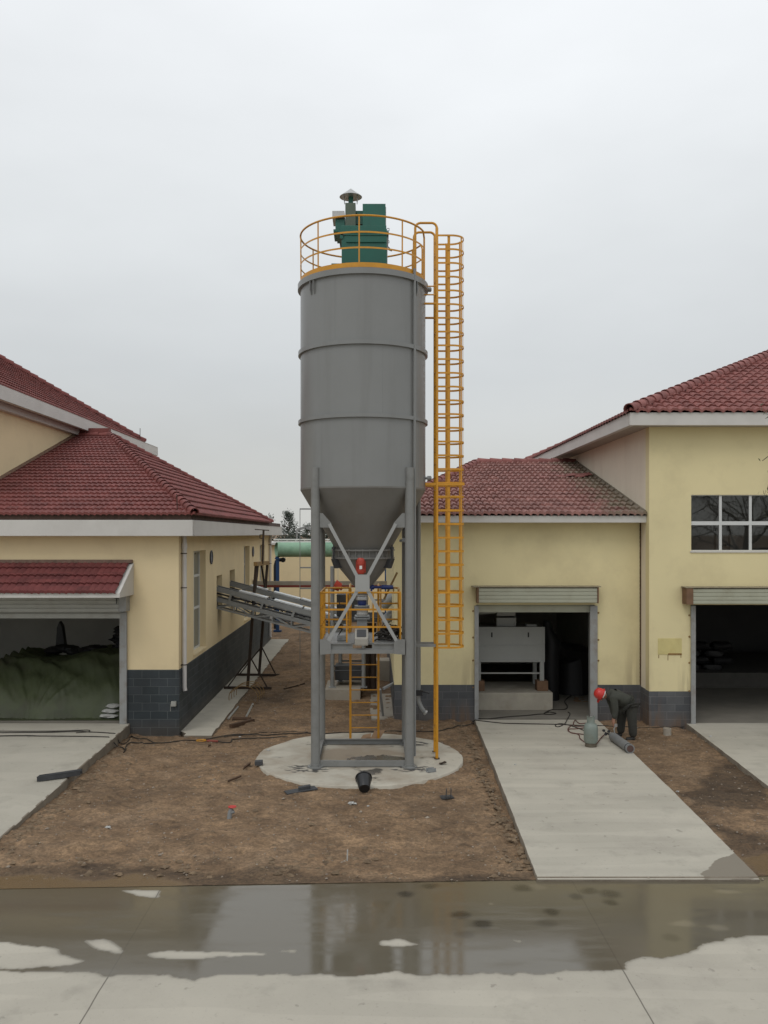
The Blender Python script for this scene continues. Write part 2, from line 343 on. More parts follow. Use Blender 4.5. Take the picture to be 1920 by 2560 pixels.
def tilemat(name, a, b_, lich=None, lx=None):
    m = mat(name, a, .75, 0, .0, 3.2, .15, 60, col2=b_); n, l, b = pnodes(m)
    g = [k for k in n if k.bl_idname == 'ShaderNodeNewGeometry'][0]; cur = b.inputs['Base Color'].links[0].from_socket
    dv_ = n.new('ShaderNodeVectorMath'); dv_.operation = 'DIVIDE'; dv_.inputs[1].default_value = (.31, .36, .16); l.new(g.outputs['Position'], dv_.inputs[0])
    fl = n.new('ShaderNodeVectorMath'); fl.operation = 'FLOOR'; l.new(dv_.outputs[0], fl.inputs[0]); wn = n.new('ShaderNodeTexWhiteNoise'); l.new(fl.outputs[0], wn.inputs['Vector'])
    tv = n.new('ShaderNodeMapRange'); tv.inputs[3].default_value = .82; tv.inputs[4].default_value = 1.16; l.new(wn.outputs['Value'], tv.inputs[0])
    sv = n.new('ShaderNodeVectorMath'); sv.operation = 'SCALE'; l.new(cur, sv.inputs[0]); l.new(tv.outputs[0], sv.inputs['Scale']); cur = sv.outputs[0]; l.new(cur, b.inputs['Base Color'])
    if lich:
        s = n.new('ShaderNodeSeparateXYZ'); l.new(g.outputs['Position'], s.inputs[0])
        nz = n.new('ShaderNodeTexNoise'); nz.inputs['Scale'].default_value = 2.2; nz.inputs['Detail'].default_value = 8; nz.inputs['Roughness'].default_value = .7; l.new(g.outputs['Position'], nz.inputs['Vector'])
        # lichen grows along the abutment with the taller wall
        k = n.new('ShaderNodeMapRange'); k.inputs[1].default_value = lx[0]; k.inputs[2].default_value = lx[1]; k.inputs[3].default_value = -.25; k.inputs[4].default_value = .42; l.new(s.outputs['X'], k.inputs[0])
        ad = n.new('ShaderNodeMath'); ad.operation = 'ADD'; l.new(k.outputs[0], ad.inputs[0]); l.new(nz.outputs['Fac'], ad.inputs[1])
        r = n.new('ShaderNodeMapRange'); r.inputs[1].default_value = .55; r.inputs[2].default_value = .8; r.inputs[4].default_value = .85; l.new(ad.outputs[0], r.inputs[0])
        mx = n.new('ShaderNodeMix'); mx.data_type = 'RGBA'; l.new(r.outputs[0], mx.inputs[0]); l.new(cur, mx.inputs[6]); mx.inputs[7].default_value = tuple(lich) + (1,)
        l.new(mx.outputs[2], b.inputs['Base Color'])
    return m
M['tile'] = tilemat('maroon_roof_tile', (.140, .033, .028), (.195, .056, .048))
M['tile_c'] = tilemat('dark_red_canopy_tile', (.11, .024, .024), (.155, .038, .035))
M['tile_r'] = tilemat('faded_roof_tile', (.20, .088, .075), (.32, .16, .138), (.19, .165, .115), (5.0, 7.4))
M['tile_u'] = tilemat('rose_roof_tile', (.19, .060, .052), (.27, .105, .092))
# ================================================================== SETTING: ground, road, driveways
def lerp(a, b, t): return a + (b - a) * t
DR1 = dict(xr=-6.18, y0=12.62, y1=21.82)                                # left driveway, climbs to the garage sill
def rdx(y, a): # edges of the two right driveways (slightly skewed)
    t = (y - 12.7) / (23.3 - 12.7); return lerp(a[0], a[1], t)
D2L, D2R, D3L = (2.40, 2.73), (5.66, 6.06), (7.52, 8.32)
PAD = (-.33, 19.5, 2.32)
def earth(x, y):
    x = np.asarray(x, float); y = np.asarray(y, float)
    h = fbm(x, y, .5, 3, 1) * .05 + fbm(x, y, 3.2, 4, 5) * .055 + np.clip(fbm(x, y, 5.5, 3, 9) - .1, 0, 1) * .09
    h = h + np.clip((y - 24) / 14, 0, 1) * .12 * np.clip((x + 4.5) / 2, 0, 1)
    h = h - .0 * y
    return h
def H(x, y):
    if x < DR1['xr'] and y > DR1['y0'] - .1: return lerp(.03, .30, min(1, max(0, (y - 12.62) / (21.6 - 12.62))))
    if 12.66 < y < 23.6 and rdx(y, D2L) < x < rdx(y, D2R): return lerp(.055, .10, min(1, max(0, (y - 12.7) / 4))) if y < 20 else lerp(.10, .06, (y - 20) / 3.4)
    if 12.66 < y < 22.9 and x > rdx(y, D3L): return .08
    if y > 22.8 and 2.7 < x < 6.1: return .06
    if (x - PAD[0]) ** 2 + (y - PAD[1]) ** 2 < PAD[2] ** 2: return .06
    if -4.95 < x < -4.08 and 21.8 < y < 41: return .06
    if y < 12.5: return 0.0
    return float(earth(x, y))
def gnd(px, py, dz=0):
    z = 0
    for _ in range(8):
        Y = FPX * (EYE - z - dz) / (py - CY); x = X(px, Y); z = H(x, Y)
    return (x, Y, z + dz)
def flat(px, py): Y = FPX * EYE / (py - CY); return (X(px, Y), Y)
def inpoly(x, y, P):
    r = np.zeros(x.shape, bool); n = len(P)
    for i in range(n):
        x0, y0 = P[i]; x1, y1 = P[(i + 1) % n]
        c = (y0 > y) != (y1 > y)
        with np.errstate(divide='ignore', invalid='ignore'): r ^= c & (x < (x1 - x0) * (y - y0) / (y1 - y0) + x0)
    return r
def blur(a, k=1):
    for _ in range(k):
        p = np.pad(a, 1, mode='edge'); a = (p[:-2, 1:-1] + p[2:, 1:-1] + p[1:-1, :-2] + p[1:-1, 2:] + 2 * p[1:-1, 1:-1]) / 6
    return a
def gridmesh(name, xs, ys, zf, m, extra=None, masks=None, keep=None, shear=False):
    GX, GY = np.meshgrid(xs, ys); GZ = zf(GX, GY)
    if shear: GY = GY + .042 * np.clip(GX, -9, 7) * np.clip((15 - GY) / 2.4, 0, 1)          # the yard's edge is not square to the road
    v = np.stack([GX.ravel(), GY.ravel(), GZ.ravel()], 1); nx = len(xs); ny = len(ys)
    i = np.arange(nx * ny).reshape(ny, nx)
    f = np.stack([i[:-1, :-1].ravel(), i[:-1, 1:].ravel(), i[1:, 1:].ravel(), i[1:, :-1].ravel()], 1)
    if keep is not None:
        k = keep(GX, GY).ravel(); f = f[k[f].any(1)]
    fl = [tuple(q) for q in f]; vl = [tuple(p) for p in v]
    if extra:
        for q in extra: o = len(vl); vl += q; fl.append(tuple(range(o, o + len(q))))
    me = bpy.data.meshes.new(name); me.from_pydata(vl, [], fl); me.materials.append(m)
    me.polygons.foreach_set('use_smooth', [True] * len(me.polygons))
    for k, a in (masks or {}).items():
        at_ = me.attributes.new(k, 'FLOAT', 'POINT'); d = np.zeros(len(vl)); d[:a.size] = a.ravel(); at_.data.foreach_set('value', d)
    o = bpy.data.objects.new(name, me); COL.objects.link(o); ROOT[name] = (0, 0, 0)
    return tag(o, None, None, None, 'structure')

# ---- road with its wet sheet (outlines of wet, dry and footprint patches measured on the ground)
xs = np.arange(-6.6, 6.9, .022); ys = np.arange(8.4, 13.0, .022); GX, GY = np.meshgrid(xs, ys)
WX = GX + fbm(GX, GY, 3.5, 4, 2) * .10; WY = GY + fbm(GX, GY, 3.0, 5, 7) * .13
def P2(l, ox, s=.5787, oy=1880): return [flat(ox + a * s, oy + b * s) for a, b in l]
wet = np.zeros(GX.shape)
low = [(-300, 948), (0, 950), (400, 955), (480, 965), (600, 967), (740, 985), (830, 993), (940, 975), (1150, 970), (1400, 955), (1659, 960)]
low2 = [(0, 960), (320, 960), (480, 965), (700, 955), (860, 945), (1035, 935), (1045, 910), (1200, 885), (1290, 865), (1420, 828), (1500, 805), (1659, 800), (2000, 790)]
poly = P2([(-400, 560)] + low, 0) + P2(low2 + [(2100, 500)], 960)
wet[inpoly(WX, WY, poly)] = 1
dry = [P2(l, 0) for l in ([(-400, 800), (0, 822), (140, 838), (250, 850), (265, 875), (365, 905), (250, 925), (120, 932), (-400, 938)],
       [(370, 815), (450, 810), (535, 860), (530, 872), (480, 867), (400, 842)], [(640, 874), (700, 862), (930, 864), (1150, 866), (1140, 874), (980, 883), (850, 893), (660, 894)],
       [(1215, 860), (1283, 857), (1280, 865)], [(520, 600), (692, 597), (680, 630), (600, 622)], [(1640, 820), (1720, 808), (1795, 828), (1730, 845), (1650, 836)])]
dry += [P2([(555, 811), (585, 811), (580, 820)], 960)]
WX2 = GX + fbm(GX, GY, 6, 3, 2) * .05; WY2 = GY + fbm(GX, GY, 6, 4, 7) * .045
for d in dry: wet[inpoly(WX2, WY2, d)] = 0
wet = blur(wet, 1); fringe = blur(wet, 16) * np.clip(.6 + 1.4 * fbm(GX, GY, 1.3, 4, 6), 0, 1)
spot = np.zeros(GX.shape)
for (a, b, rx, ry, s) in [(90,612,40,15,1),(330,705,46,18,1),(425,745,46,22,1.1),(725,690,36,16,.9),(600,588,42,16,.9),(885,600,42,14,.8),(980,615,50,18,.9),(985,650,32,14,.9),(830,625,30,14,.8),
                       (700,740,50,16,.5),(350,790,40,16,.5),(195,580,40,12,.8),(1240,800,40,16,.5),(1290,740,54,14,-.8),(1440,757,36,14,-.8),(1480,603,50,9,-.7),(660,583,40,12,-.5),(455,655,12,5,-.9)]:
    x0, y0 = P2([(a, b)], 960)[0]; x1, _ = P2([(a + rx, b)], 960)[0]; _, y1 = P2([(a, b + ry)], 960)[0]
    spot += s * np.exp(-(((WX2 - x0) / (x1 - x0)) ** 2 + ((WY2 - y0) / (y1 - y0)) ** 2) ** 2)
mud = np.clip(fbm(GX, GY, .45, 4, 3) * 1.6 + .5, 0, 1) * np.clip((GY - 10.6) / 1.8, 0, 1)
def roadmat():
    m = mat('road_concrete', (.425, .395, .33), .85, 0, .06, .6, .12, 70, (.35, .32, .27), .6, .8)
    weather(m); n, l, b = pnodes(m); cur = b.inputs['Base Color'].links[0].from_socket; rg = b.inputs['Roughness'].links[0].from_socket
    def A(k): a = n.new('ShaderNodeAttribute'); a.attribute_name = k; return a.outputs['Fac']
    def MX(f, c1, c2):
        x = n.new('ShaderNodeMix'); x.data_type = 'RGBA'; l.new(f, x.inputs[0])
        l.new(c1, x.inputs[6]) if not isinstance(c1, tuple) else setattr(x.inputs[6], 'default_value', c1 + (1,))
        l.new(c2, x.inputs[7]) if not isinstance(c2, tuple) else setattr(x.inputs[7], 'default_value', c2 + (1,)); return x.outputs[2]
    wetc = MX(A('mud'), (.112, .099, .073), (.112, .090, .058))
    g = [k for k in n if k.bl_idname == 'ShaderNodeNewGeometry'][0]
    nz = n.new('ShaderNodeTexNoise'); nz.inputs['Scale'].default_value = 1.8; nz.inputs['Detail'].default_value = 6; l.new(g.outputs['Position'], nz.inputs['Vector'])
    sm = n.new('ShaderNodeMapRange'); sm.inputs[1].default_value = -1; sm.inputs[2].default_value = 1; sm.inputs[3].default_value = 1.7; sm.inputs[4].default_value = .48; l.new(A('spot'), sm.inputs[0])
    v = n.new('ShaderNodeVectorMath'); v.operation = 'SCALE'; l.new(wetc, v.inputs[0]); l.new(sm.outputs[0], v.inputs['Scale'])
    fk = n.new('ShaderNodeMapRange'); fk.inputs[1].default_value = .02; fk.inputs[2].default_value = .75; fk.inputs[3].default_value = 1; fk.inputs[4].default_value = .72; l.new(A('fringe'), fk.inputs[0])
    dr_ = n.new('ShaderNodeVectorMath'); dr_.operation = 'SCALE'; l.new(cur, dr_.inputs[0]); l.new(fk.outputs[0], dr_.inputs['Scale'])
    col = MX(A('wet'), dr_.outputs[0], v.outputs[0])
    s = n.new('ShaderNodeSeparateXYZ'); l.new(g.outputs['Position'], s.inputs[0])
    def joint(x0, wd):       # sawn joints between the slabs
        a = n.new('ShaderNodeMath'); a.operation = 'MULTIPLY_ADD'; a.inputs[1].default_value = .02; l.new(nz.outputs['Fac'], a.inputs[0]); l.new(s.outputs['X'], a.inputs[2])
        c = n.new('ShaderNodeMath'); c.operation = 'SUBTRACT'; l.new(a.outputs[0], c.inputs[0]); c.inputs[1].default_value = x0 + .01
        d = n.new('ShaderNodeMath'); d.operation = 'ABSOLUTE'; l.new(c.outputs[0], d.inputs[0])
        e = n.new('ShaderNodeMapRange'); e.inputs[1].default_value = wd; e.inputs[2].default_value = wd * 2.2; e.inputs[3].default_value = .75; e.inputs[4].default_value = 0; l.new(d.outputs[0], e.inputs[0]); return e.outputs[0]
    
    def fade(f):
        q = n.new('ShaderNodeMath'); q.operation = 'MULTIPLY_ADD'; q.inputs[1].default_value = -.6; q.inputs[2].default_value = 1; l.new(A('wet'), q.inputs[0])
        r_ = n.new('ShaderNodeMath'); r_.operation = 'MULTIPLY'; l.new(f, r_.inputs[0]); l.new(q.outputs[0], r_.inputs[1]); return r_.outputs[0]
    mpw = n.new('ShaderNodeMapping'); mpw.inputs['Scale'].default_value = (.35, 1.6, 1); l.new(g.outputs['Position'], mpw.inputs[0])
    nw = n.new('ShaderNodeTexNoise'); nw.inputs['Scale'].default_value = 2.2; nw.inputs['Detail'].default_value = 7; nw.inputs['Roughness'].default_value = .62; l.new(mpw.outputs[0], nw.inputs['Vector'])
    col = MX(fade(joint(-3.065, .005)), col, (.06, .05, .04)); col = MX(fade(joint(2.91, .005)), col, (.06, .05, .04))
    l.new(col, b.inputs['Base Color'])
    wr = n.new('ShaderNodeMapRange'); wr.inputs[1].default_value = .45; wr.inputs[2].default_value = .68; wr.inputs[3].default_value = .04; wr.inputs[4].default_value = .24; l.new(nw.outputs['Fac'], wr.inputs[0])
    rm = n.new('ShaderNodeMix'); rm.data_type = 'FLOAT'; l.new(A('wet'), rm.inputs[0]); l.new(rg, rm.inputs[2]); l.new(wr.outputs[0], rm.inputs[3]); l.new(rm.outputs[0], b.inputs['Roughness'])
    bn = [k for k in n if k.bl_idname == 'ShaderNodeBump'][0]
    bs = n.new('ShaderNodeMapRange'); bs.inputs[3].default_value = .12; bs.inputs[4].default_value = .012; l.new(A('wet'), bs.inputs[0]); l.new(bs.outputs[0], bn.inputs['Strength'])
    return m
big = [[(-60, -40, 0), (60, -40, 0), (60, 8.4, 0), (-60, 8.4, 0)], [(-60, 8.4, 0), (xs[0], 8.4, 0), (xs[0], 12.5, 0), (-60, 12.5, 0)], [(xs[-1], 8.4, 0), (60, 8.4, 0), (60, 12.6, 0), (xs[-1], 12.6, 0)]]
gridmesh('road', xs, ys, lambda a, b: a * 0, roadmat(), big, dict(wet=wet, spot=spot, mud=mud, fringe=fringe))

# ---- earth yard, one sheet out to the horizon
ex = np.arange(-7.2, 10.2, .055); ey = np.concatenate([np.arange(12.57, 24, .045), np.arange(24, 44, .09)]); GX, GY = np.meshgrid(ex, ey)
WX = GX + fbm(GX, GY, 2.5, 4, 2) * .25; WY = GY + fbm(GX, GY, 2.0, 5, 7) * .25
damp = np.zeros(GX.shape)
edge = P2([(-300, 500), (0, 500), (120, 470), (250, 478), (380, 470), (480, 468), (560, 490), (640, 482), (720, 492), (800, 505), (900, 525), (1050, 500), (1130, 488), (1250, 495), (1330, 530), (1460, 545), (1659, 548), (1780, 545), (2320, 530), (2320, 640), (-300, 640)], 0)
damp[inpoly(GX + fbm(GX, GY, 5, 4, 2) * .10, GY + fbm(GX, GY, 5, 4, 9) * .10, edge)] = .8
for l in ([(1270, 170), (1340, 165), (1480, 40), (1659, 120), (1659, 240), (1500, 235), (1350, 235)], [(1540, 265), (1659, 255), (1659, 310), (1600, 300)], [(1400, 300), (1480, 330), (1560, 370), (1659, 350), (1800, 420), (1800, 560), (1620, 560), (1500, 410)]):
    damp[inpoly(WX, WY, P2(l, 960))] = .7
damp = np.clip(blur(damp, 2) + np.clip(fbm(GX, GY, .5, 4, 8) * 1.0, 0, .3), 0, 1)
dark = np.exp(-(((GX - X(700, 27.5)) / .9) ** 2 + ((GY - 27.0) / 1.6) ** 2))      # darker earth patch round the trestle foot
damp = np.clip(damp + dark * .7, 0, 1)
mudm = np.zeros(GX.shape); mudm[inpoly(WX, WY, P2([(-400, 515), (200, 512), (420, 535), (600, 510), (820, 560), (830, 620), (-400, 640)], 0))] = 1
mudm[inpoly(WX, WY, P2([(1560, 480), (1700, 440), (1800, 600), (1640, 560)], 960))] = .8
mudm = blur(mudm, 2)
def earthmat():
    m = mat('yard_earth', (.182, .112, .060), .95, 0, .2, 1.1, .65, 38, (.28, .192, .118), .8, 1.0, col2=(.295, .192, .108))
    n, l, b = pnodes(m); cur = b.inputs['Base Color'].links[0].from_socket; rg = b.inputs['Roughness'].links[0].from_socket
    def A(k): a = n.new('ShaderNodeAttribute'); a.attribute_name = k; return a.outputs['Fac']
    g = [k for k in n if k.bl_idname == 'ShaderNodeNewGeometry'][0]
    nz = n.new('ShaderNodeTexNoise'); nz.inputs['Scale'].default_value = 18; nz.inputs['Detail'].default_value = 6; nz.inputs['Roughness'].default_value = .7; l.new(g.outputs['Position'], nz.inputs['Vector'])
    sp = n.new('ShaderNodeMapRange'); sp.inputs[1].default_value = .3; sp.inputs[2].default_value = .7; sp.inputs[3].default_value = .5; sp.inputs[4].default_value = 1.35; l.new(nz.outputs['Fac'], sp.inputs[0])
    v0 = n.new('ShaderNodeVectorMath'); v0.operation = 'SCALE'; l.new(cur, v0.inputs[0]); l.new(sp.outputs[0], v0.inputs['Scale'])
    mpn = n.new('ShaderNodeMapping'); mpn.inputs['Scale'].default_value = (.75, 1.3, 1); l.new(g.outputs['Position'], mpn.inputs[0])
    n4 = n.new('ShaderNodeTexNoise'); n4.inputs['Scale'].default_value = 4.5; n4.inputs['Detail'].default_value = 9; n4.inputs['Roughness'].default_value = .72; n4.inputs['Distortion'].default_value = .6; l.new(mpn.outputs[0], n4.inputs['Vector'])
    s4 = n.new('ShaderNodeMapRange'); s4.inputs[1].default_value = .36; s4.inputs[2].default_value = .60; s4.inputs[3].default_value = .60; s4.inputs[4].default_value = 1.10; l.new(n4.outputs['Fac'], s4.inputs[0])
    v4 = n.new('ShaderNodeVectorMath'); v4.operation = 'SCALE'; l.new(v0.outputs[0], v4.inputs[0]); l.new(s4.outputs[0], v4.inputs['Scale']); v0 = v4
    k = n.new('ShaderNodeMapRange'); k.inputs[3].default_value = 1; k.inputs[4].default_value = .42; l.new(A('damp'), k.inputs[0])
    v = n.new('ShaderNodeVectorMath'); v.operation = 'SCALE'; l.new(v0.outputs[0], v.inputs[0]); l.new(k.outputs[0], v.inputs['Scale'])
    x = n.new('ShaderNodeMix'); x.data_type = 'RGBA'; l.new(A('mud'), x.inputs[0]); l.new(v.outputs[0], x.inputs[6]); x.inputs[7].default_value = (.15, .095, .042, 1); l.new(x.outputs[2], b.inputs['Base Color'])
    f = n.new('ShaderNodeMix'); f.data_type = 'FLOAT'; l.new(A('mud'), f.inputs[0]); l.new(rg, f.inputs[2]); f.inputs[3].default_value = .28; l.new(f.outputs[0], b.inputs['Roughness'])
    return m
def ez(a, b):
    h = earth(a, b)
    k = [np.clip((b - 12.7) / 10.6, 0, 1) * (q[1] - q[0]) + q[0] for q in (D2L, D2R, D3L)]
    h = h - .05 * np.exp(-((a - k[0] + .12) / .22) ** 2) * (b < 23.4) - .03 * np.exp(-((a - k[2] + .1) / .2) ** 2) * (b < 22.8)
    ins = ((a > k[0] + .06) & (a < k[1] - .06) & (b > 12.75) & (b < 23.3)) | ((a > k[2] + .06) & (b > 12.75) & (b < 22.8)) | ((a < -6.24) & (b > 12.7) & (b < 21.8)) | (np.hypot(a - PAD[0], b - PAD[1]) < 2.2) | ((a > -4.9) & (a < -4.16) & (b > 21.7) & (b < 41.1)) | ((a > 2.75) & (a < 6.0) & (b > 23.2))
    mm = np.clip((12.93 - b) / .3, 0, 1); h = h * (1 - mm) + (.008 + .01 * fbm(a, b, 6, 3, 4)) * mm
    left = np.clip((-2.5 - a) / .5, 0, 1) * np.clip((13.25 - b) / .2, 0, 1); return np.where(ins, -.12, 0) + np.maximum(h * (1 - left) + .006 * left, np.where(b < 13.4, .006, -1))
S = 3000; zz = -.02; x0, x1, y0, y1 = ex[0], ex[-1], ey[0], ey[-1]
outer = [[(-S, y0, zz), (x0, y0, zz), (x0, y1, zz), (-S, y1, zz)], [(x1, y0, zz), (S, y0, zz), (S, y1, zz), (x1, y1, zz)], [(-S, y1, zz), (S, y1, zz), (S, 2 * S, zz), (-S, 2 * S, zz)], [(-S, -S, -.05), (S, -S, -.05), (S, y0 - .5, -.05), (-S, y0 - .5, -.05)]]
gridmesh('earth_yard', ex, ey, ez, earthmat(), outer, dict(damp=damp, mud=mudm), shear=True)
# loose stones and clods on the yard
mb = MB(); cnt = 0
while cnt < 2600:
    y = 12.6 + 17 * random.random() ** 1.3; x = random.uniform(-6.1, 8.5)
    if abs(H(x, y) - float(earth(x, y))) > 1e-6 or H(x, y) == .06: continue
    r = random.choice([.006, .008, .01, .012, .016, .022]) * (1 if random.random() < .97 else 1.8); z = float(earth(x, y)); cnt += 1
    a = random.random() * 6.3; c, s = math.cos(a), math.sin(a); sx = random.uniform(.7, 1.5)
    q = [(x + c * r * sx, y + s * r * sx, z + r * .2), (x - s * r, y + c * r, z + r * .3), (x - c * r * sx, y - s * r * sx, z + r * .1), (x + s * r, y - c * r, z + r * .25), (x + r * .2, y, z + r * .9), (x, y, z - r)]
    mb.add(q, [(0, 1, 4), (1, 2, 4), (2, 3, 4), (3, 0, 4), (1, 0, 5), (2, 1, 5), (3, 2, 5), (0, 3, 5)])
st = build('gravel', mb, mat('stones', (.20, .15, .11), .9, 0, .3, 9, col2=(.36, .31, .25)), smooth=False, recalc=False)
tag(st, 'scattered small stones and clods on the brown earth yard', 'gravel', None, 'stuff')

mb = MB(); cnt = 0; places = [(lambda: (random.uniform(-6.0, 2.2), random.uniform(12.7, 13.5))), (lambda: (random.uniform(-4.0, .4), random.uniform(22.5, 33))), (lambda: (rdx(17, D2L) - abs(random.gauss(0, .16)) - .12, random.uniform(13, 23.2))), (lambda: (-6.1 + abs(random.gauss(0, .2)), random.uniform(13.2, 21.6))), (lambda: (random.uniform(-6, 2.4), random.uniform(13, 21.7)))]
while cnt < 1700:
    x, y = random.choice(places)()
    if abs(H(x, y) - float(earth(x, y))) > 1e-6: continue
    r = random.choice([.012, .016, .02, .026, .034, .05]); z = float(earth(x, y)); cnt += 1; a = random.random() * 6.3; n8 = 7; V = []
    for k in range(n8): t = a + 6.2832 * k / n8; rr = r * random.uniform(.7, 1.25); V.append((x + rr * math.cos(t) * 1.3, y + rr * math.sin(t), z - .004 + r * random.uniform(0, .15)))
    for k in range(n8): t = a + 6.2832 * k / n8; rr = r * random.uniform(.35, .7); V.append((x + rr * math.cos(t) * 1.3, y + rr * math.sin(t), z + r * random.uniform(.35, .6)))
    mb.add(V, [(k, (k + 1) % n8, n8 + (k + 1) % n8, n8 + k) for k in range(n8)] + [tuple(range(n8, 2 * n8))])
cl = build('clods', mb, mat('clod_earth', (.115, .078, .045), .95, 0, .3, 7, .4, 60, col2=(.24, .17, .105)), recalc=False, ang=60)
tag(cl, 'crumbly brown clods of soil along the slab edges and road side', 'soil', None, 'stuff')

# ---- concrete slabs
def slabmesh(top, bot=-.15): # top: list of rows [(x,y,z),...] left->right, near->far
    mb = MB(); nr = len(top); nc = len(top[0]); v = [p for r in top for p in r] + [(p[0], p[1], bot) for r in top for p in r]; f = []; o = nr * nc
    for i in range(nr - 1):
        for j in range(nc - 1):
            a = i * nc + j; f.append((a, a + 1, a + nc + 1, a + nc))
    for i in range(nr - 1):
        a = i * nc; f.append((a, a + nc, o + a + nc, o + a)); a += nc - 1; f.append((a + nc, a, o + a, o + a + nc))
    for j in range(nc - 1): f.append((j + 1, j, o + j, o + j + 1)); a = (nr - 1) * nc + j; f.append((a, a + 1, o + a + 1, o + a))
    return mb.add(v, f)
M['kerb'] = mat('earth_stained_concrete', (.20, .17, .13), .95, 0, .2, 3, .3, 40, (.11, .08, .055), .8, 2.5)
def slab(name, rows, m):
    o = struct(name, slabmesh(rows), [m, M['kerb']], ang=50)
    for q in o.data.polygons:
        if abs(q.normal.z) < .8: q.material_index = 1
    return o
def ragged(x, y, s=.012): return x + float(fbm(x, y, 4, 3, 6)) * s
rows = []
for y in np.linspace(12.62, 21.84, 60): z = lerp(.03, .30, min(1, (y - 12.62) / (21.6 - 12.62))); rows.append([(-16, y, z), (-9, y, z), (ragged(-6.2, y, .012), y, z), (ragged(-6.18, y, .012), y, z - .015)])
slab('driveway', rows, M['concrete'])
rows = []; mwet = []
for y in np.concatenate([np.linspace(12.62, 14.6, 130), np.linspace(14.65, 23.34, 50)]):
    z = H(lerp(rdx(y, D2L), rdx(y, D2R), .5), y); a = ragged(rdx(y, D2L), y, .012); b = ragged(rdx(y, D2R), y, .012)
    rows.append([(a - .012, y, z - .02)] + [(lerp(a, b, t), y, z) for t in np.linspace(0, 1, 150)] + [(b + .01, y, z - .02)])
mb = slabmesh(rows); mm = mat('driveway_concrete', (.43, .402, .335), .85, 0, .05, .5, .12, 70, (.35, .32, .27), .6, .8)
weather(mm); n, l, b = pnodes(mm); cur = b.inputs['Base Color'].links[0].from_socket
g = [k for k in n if k.bl_idname == 'ShaderNodeNewGeometry'][0]
mpn = n.new('ShaderNodeMapping'); mpn.inputs['Scale'].default_value = (.25, 1.4, 1); l.new(g.outputs['Position'], mpn.inputs[0])
nz = n.new('ShaderNodeTexNoise'); nz.inputs['Scale'].default_value = .9; nz.inputs['Detail'].default_value = 3; l.new(mpn.outputs[0], nz.inputs['Vector'])
k = n.new('ShaderNodeMapRange'); k.inputs[1].default_value = .35; k.inputs[2].default_value = .65; k.inputs[3].default_value = .93; k.inputs[4].default_value = 1.06; l.new(nz.outputs['Fac'], k.inputs[0])
v = n.new('ShaderNodeVectorMath'); v.operation = 'SCALE'; l.new(cur, v.inputs[0]); l.new(k.outputs[0], v.inputs['Scale'])
av = n.new('ShaderNodeAttribute'); av.attribute_name = 'wet'; x = n.new('ShaderNodeMix'); x.data_type = 'RGBA'; l.new(av.outputs['Fac'], x.inputs[0]); l.new(v.outputs[0], x.inputs[6]); x.inputs[7].default_value = (.21, .185, .145, 1); l.new(x.outputs[2], b.inputs['Base Color'])
o = slab('driveway', rows, mm)
co = np.array([vv.co[:] for vv in o.data.vertices]); wp = P2([(1375, 545), (1400, 510), (1440, 480), (1500, 462), (1560, 440), (1700, 560), (1375, 560)], 960)
wm = inpoly(co[:, 0] + fbm(co[:, 0], co[:, 1], 4, 3, 1) * .08, co[:, 1] + fbm(co[:, 0], co[:, 1], 4, 3, 2) * .08, wp).astype(float)
a_ = o.data.attributes.new('wet', 'FLOAT', 'POINT'); a_.data.foreach_set('value', wm)
rows = []
for y in np.linspace(12.7, 22.84, 60): a = ragged(rdx(y, D3L), y, .015); rows.append([(a - .01, y, .06), (a, y, .08), (12, y, .08), (18, y, .08)])
slab('driveway', rows, M['concrete'])
rows = []
for y in np.linspace(21.5, 41.2, 80): rows.append([(-4.96 if y > 21.8 else -4.75, y, .06), (-4.5, y, .06), (ragged(-4.08, y, .08), y, .06)])
slab('walkway', rows, M['concrete'])
rows = []
for y in np.linspace(23.55, 27.2, 20): rows.append([(ragged(X(928, y), y, .12), y, .05 + .0 * y), (.75, y, .05)])
struct('path', slabmesh(rows), M['concrete_old'], ang=50)
# pad under the silo
mb = MB(); n_ = 330; ring = []
for i in range(n_):
    a = 2 * math.pi * i / n_; r = PAD[2] + float(fbm(math.cos(a) * 3 + 5, math.sin(a) * 3, 1.2, 4, 3)) * .10; ring.append((r * math.cos(a), r * math.sin(a)))
v = []; f = []
for k, (s, z) in enumerate([(1.0, -.12), (1.0, .045), (.993, .06)] + [(q, .06) for q in np.linspace(.975, .03, 100)]): v += [(PAD[0] + p[0] * s, PAD[1] + p[1] * s, z) for p in ring]
for k in range(102):
    for i in range(n_): j = (i + 1) % n_; f.append((k * n_ + i, k * n_ + j, (k + 1) * n_ + j, (k + 1) * n_ + i))
f.append(tuple(102 * n_ + i for i in range(n_))); mb.add(v, f)
pm = mat('pad_concrete', (.45, .42, .35), .85, 0, .10, 2.0, .25, 45, (.30, .25, .19), .7, 1.6)
n, l, b = pnodes(pm); cur = b.inputs['Base Color'].links[0].from_socket; rg = b.inputs['Roughness'].links[0].from_socket
def attr(k): a = n.new('ShaderNodeAttribute'); a.attribute_name = k; return a.outputs['Fac']
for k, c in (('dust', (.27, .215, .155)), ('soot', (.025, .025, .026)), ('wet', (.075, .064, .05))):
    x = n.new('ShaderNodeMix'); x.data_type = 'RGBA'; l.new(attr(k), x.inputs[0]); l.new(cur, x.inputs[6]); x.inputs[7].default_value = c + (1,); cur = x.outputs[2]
l.new(cur, b.inputs['Base Color'])
x = n.new('ShaderNodeMix'); x.data_type = 'FLOAT'; l.new(attr('wet'), x.inputs[0]); l.new(rg, x.inputs[2]); x.inputs[3].default_value = .12; l.new(x.outputs[0], b.inputs['Roughness'])
pad = struct('silo_pad', mb, pm, ang=50)
